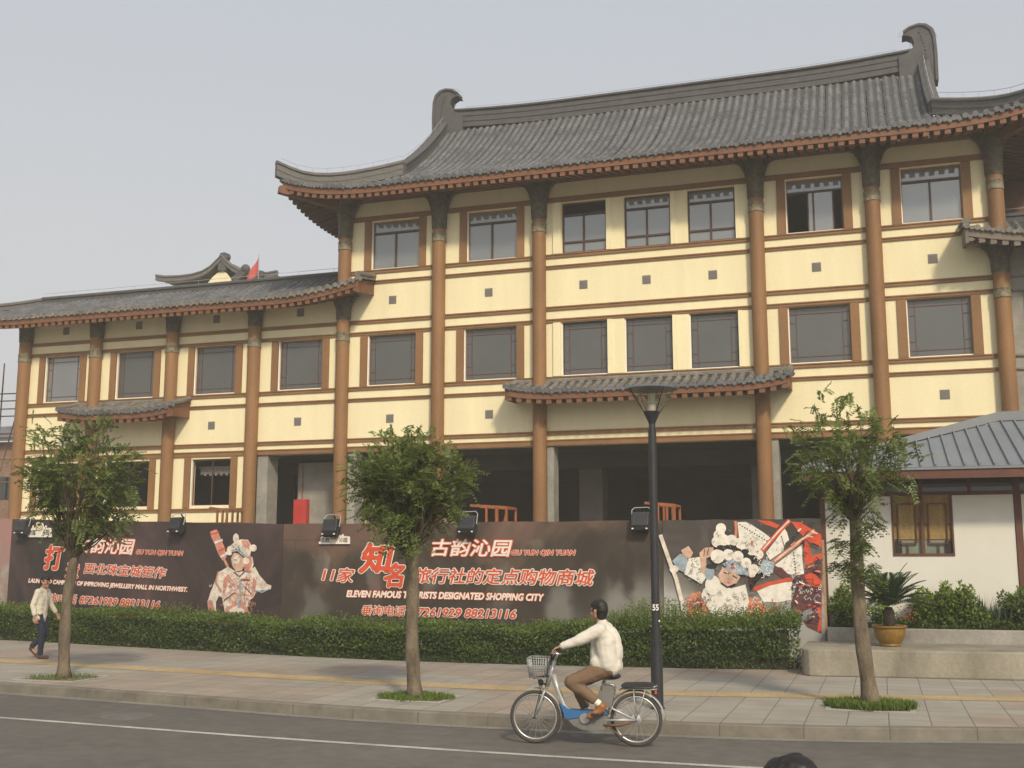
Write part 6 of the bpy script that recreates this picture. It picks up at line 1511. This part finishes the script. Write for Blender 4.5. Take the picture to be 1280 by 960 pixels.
# ---- pedestrian walking to the right, local frame heading +x, near side = -y, feet at z = 0
def walker(name_label, jacket_m, trouser_m, shoe_m, s, look=(1, -.25, -.12), sleeve=.75, shirt_hem=.80, stride=1.0):
    t = thing('person', name_label, 'person')
    hipN, hipF = V3((0, -.085, .90)), V3((0, .085, .90)); neck = V3((.03, 0, 1.44)); hc = V3((.065, -.01, 1.575)); shN, shF = V3((.01, -.175, 1.365)), V3((.03, .175, 1.365))
    elN, elF = V3((-.05, -.235, 1.09)), V3((.10, .235, 1.09)); wrN, wrF = V3((.02, -.245, .85)), V3((.24, .225, .90))
    knN, knF = V3((.12*stride, -.10, .50)), V3((.10*stride, .10, .48)); anN, anF = V3((.10*stride, -.10, .085)), V3((-.19*stride, .10, .23))
    toeN, toeF = V3((.27*stride, -.11, .03)), V3((-.09*stride, .11, .045))
    hs_, hh_, he_, hb_ = head(hc, look, (.05, 0, 1), .98)
    sk = hs_+[(neck-V3((0, 0, .03)), .054, hc-V3((.0, 0, .06)), .054), (neck-V3((0, 0, .03)), .06, V3((.02, 0, 1.25)), .10), (V3((.02, 0, 1.25)), .105, V3((0, 0, .98)), .09), (V3((0, 0, .98)), .1, hipN, .085), (V3((0, 0, .98)), .1, hipF, .085), (neck-V3((0, 0, .05)), .05, shN, .05), (neck-V3((0, 0, .05)), .05, shF, .05)]
    for a, e, w in ((shN, elN, wrN), (shF, elF, wrF)):
        sk += [(a, .048, e, .037), (e, .037, w, .026)]; d = (w-e).normalized(); sd = V3((1, 0, 0))-d*d.x; sk += hand(w+d*.005, d, (0, 1 if a.y < 0 else -1, .1), sd, .4, .95)
    for h, k, a, to in ((hipN, knN, anN, toeN), (hipF, knF, anF, toeF)): sk += [(h, .075, k, .05), (k, .05, a, .034), (a, .034, a+V3((0, 0, -.04)), .034), (a+V3((0, 0, -.04)), .034, to, .026)]
    solid('body', sk, .0065, M['skin'], t, 2); solid('hair', hh_, .007, M['hair'], t, 4, .003, 40); finish_face(t, he_, hb_)
    jk = []
    for sd, sh, el, wr in ((-1, shN, elN, wrN), (1, shF, elF, wrF)): jk += [(sh, .068, el, .055), (el, .055, el.lerp(wr, sleeve), .046), (neck-V3((0, 0, .05)), .058, sh, .064), (sh, .06, V3((.02, sd*.085, 1.22)), .108), (V3((.02, sd*.085, 1.22)), .108, V3((.0, sd*.08, .98)), .102), (V3((0, sd*.08, .98)), .102, V3((.0, sd*.088, shirt_hem)), .105)]
    jk += [(neck-V3((.012, 0, .02)), .058, neck-V3((0, 0, .06)), .07), (V3((.025, 0, 1.34)), .095, V3((.03, 0, 1.2)), .118), (V3((.03, 0, 1.2)), .118, V3((.01, 0, shirt_hem+.02)), .115)]
    solid('shirt', jk, .010, jacket_m, t, 3, .007, 9)
    tr = []
    for h, k, a in ((hipN, knN, anN), (hipF, knF, anF)): tr += [(h, .098, k, .068), (k, .068, a+V3((0, 0, .02)), .058), (V3((0, h.y*.6, .93)), .098, h, .1)]
    solid('trousers', tr, .010, trouser_m, t, 3, .006, 8)
    for a, to in ((anN, toeN), (anF, toeF)): solid('shoe', [(a+V3((-.03, 0, -.045)), .04, a+V3((.0, 0, -.03)), .044), (a+V3((-.03, 0, -.045)), .04, to, .032)], .008, shoe_m, t, 2)
    t.scale = (s, s, s); return t
w1 = walker('pedestrian in a loose cream shirt and navy trousers walking past the hoarding', mat('cream_shirt_cotton', (.58, .53, .42), .85, .06, 5, .3, 14), mat('navy_denim', (.022, .026, .045), .85, .2, 6, .3, 30), mat('brown_red_leather', (.10, .045, .03), .5, .15, 8), .99)
pp = on_z(47, 823, .15); w1.location = (pp.x, pp.y, .155); w1.rotation_euler = (0, 0, R(12))
w2 = walker('dark haired passer by close to the camera with only the hair in view', mat('grey_shirt_cotton', (.25, .25, .26), .85, .06, 5), mat('dark_trousers', (.03, .03, .035), .85, .2, 6), mat('black_leather', (.02, .02, .02), .5, .15, 8), .863, look=(1, 0, -.05), stride=.6)
ph = on_y(989, 950, 4.1); w2.location = (ph.x+.05, 4.1, .01); w2.rotation_euler = (0, 0, R(182))

# ------------------------------------------------------------------ smog in the air
hz_ = MB(); hz_.box(-62, 40, -46, 75, -1.2, 25)
hm = bpy.data.materials.new('smog'); hm.use_nodes = True; nt = hm.node_tree; nt.nodes.remove(nt.nodes['Principled BSDF'])
pvn = nt.nodes.new('ShaderNodeVolumePrincipled'); pvn.inputs['Color'].default_value = (.96, .92, .83, 1); pvn.inputs['Density'].default_value = HAZE if 'HAZE' in globals() else .0020
nt.links.new(pvn.outputs[0], nt.nodes['Material Output'].inputs['Volume'])
if pvn.inputs['Density'].default_value > 0: tag(hz_.build('haze', hm), kind='stuff')

bpy.data.scenes.remove(TMP)
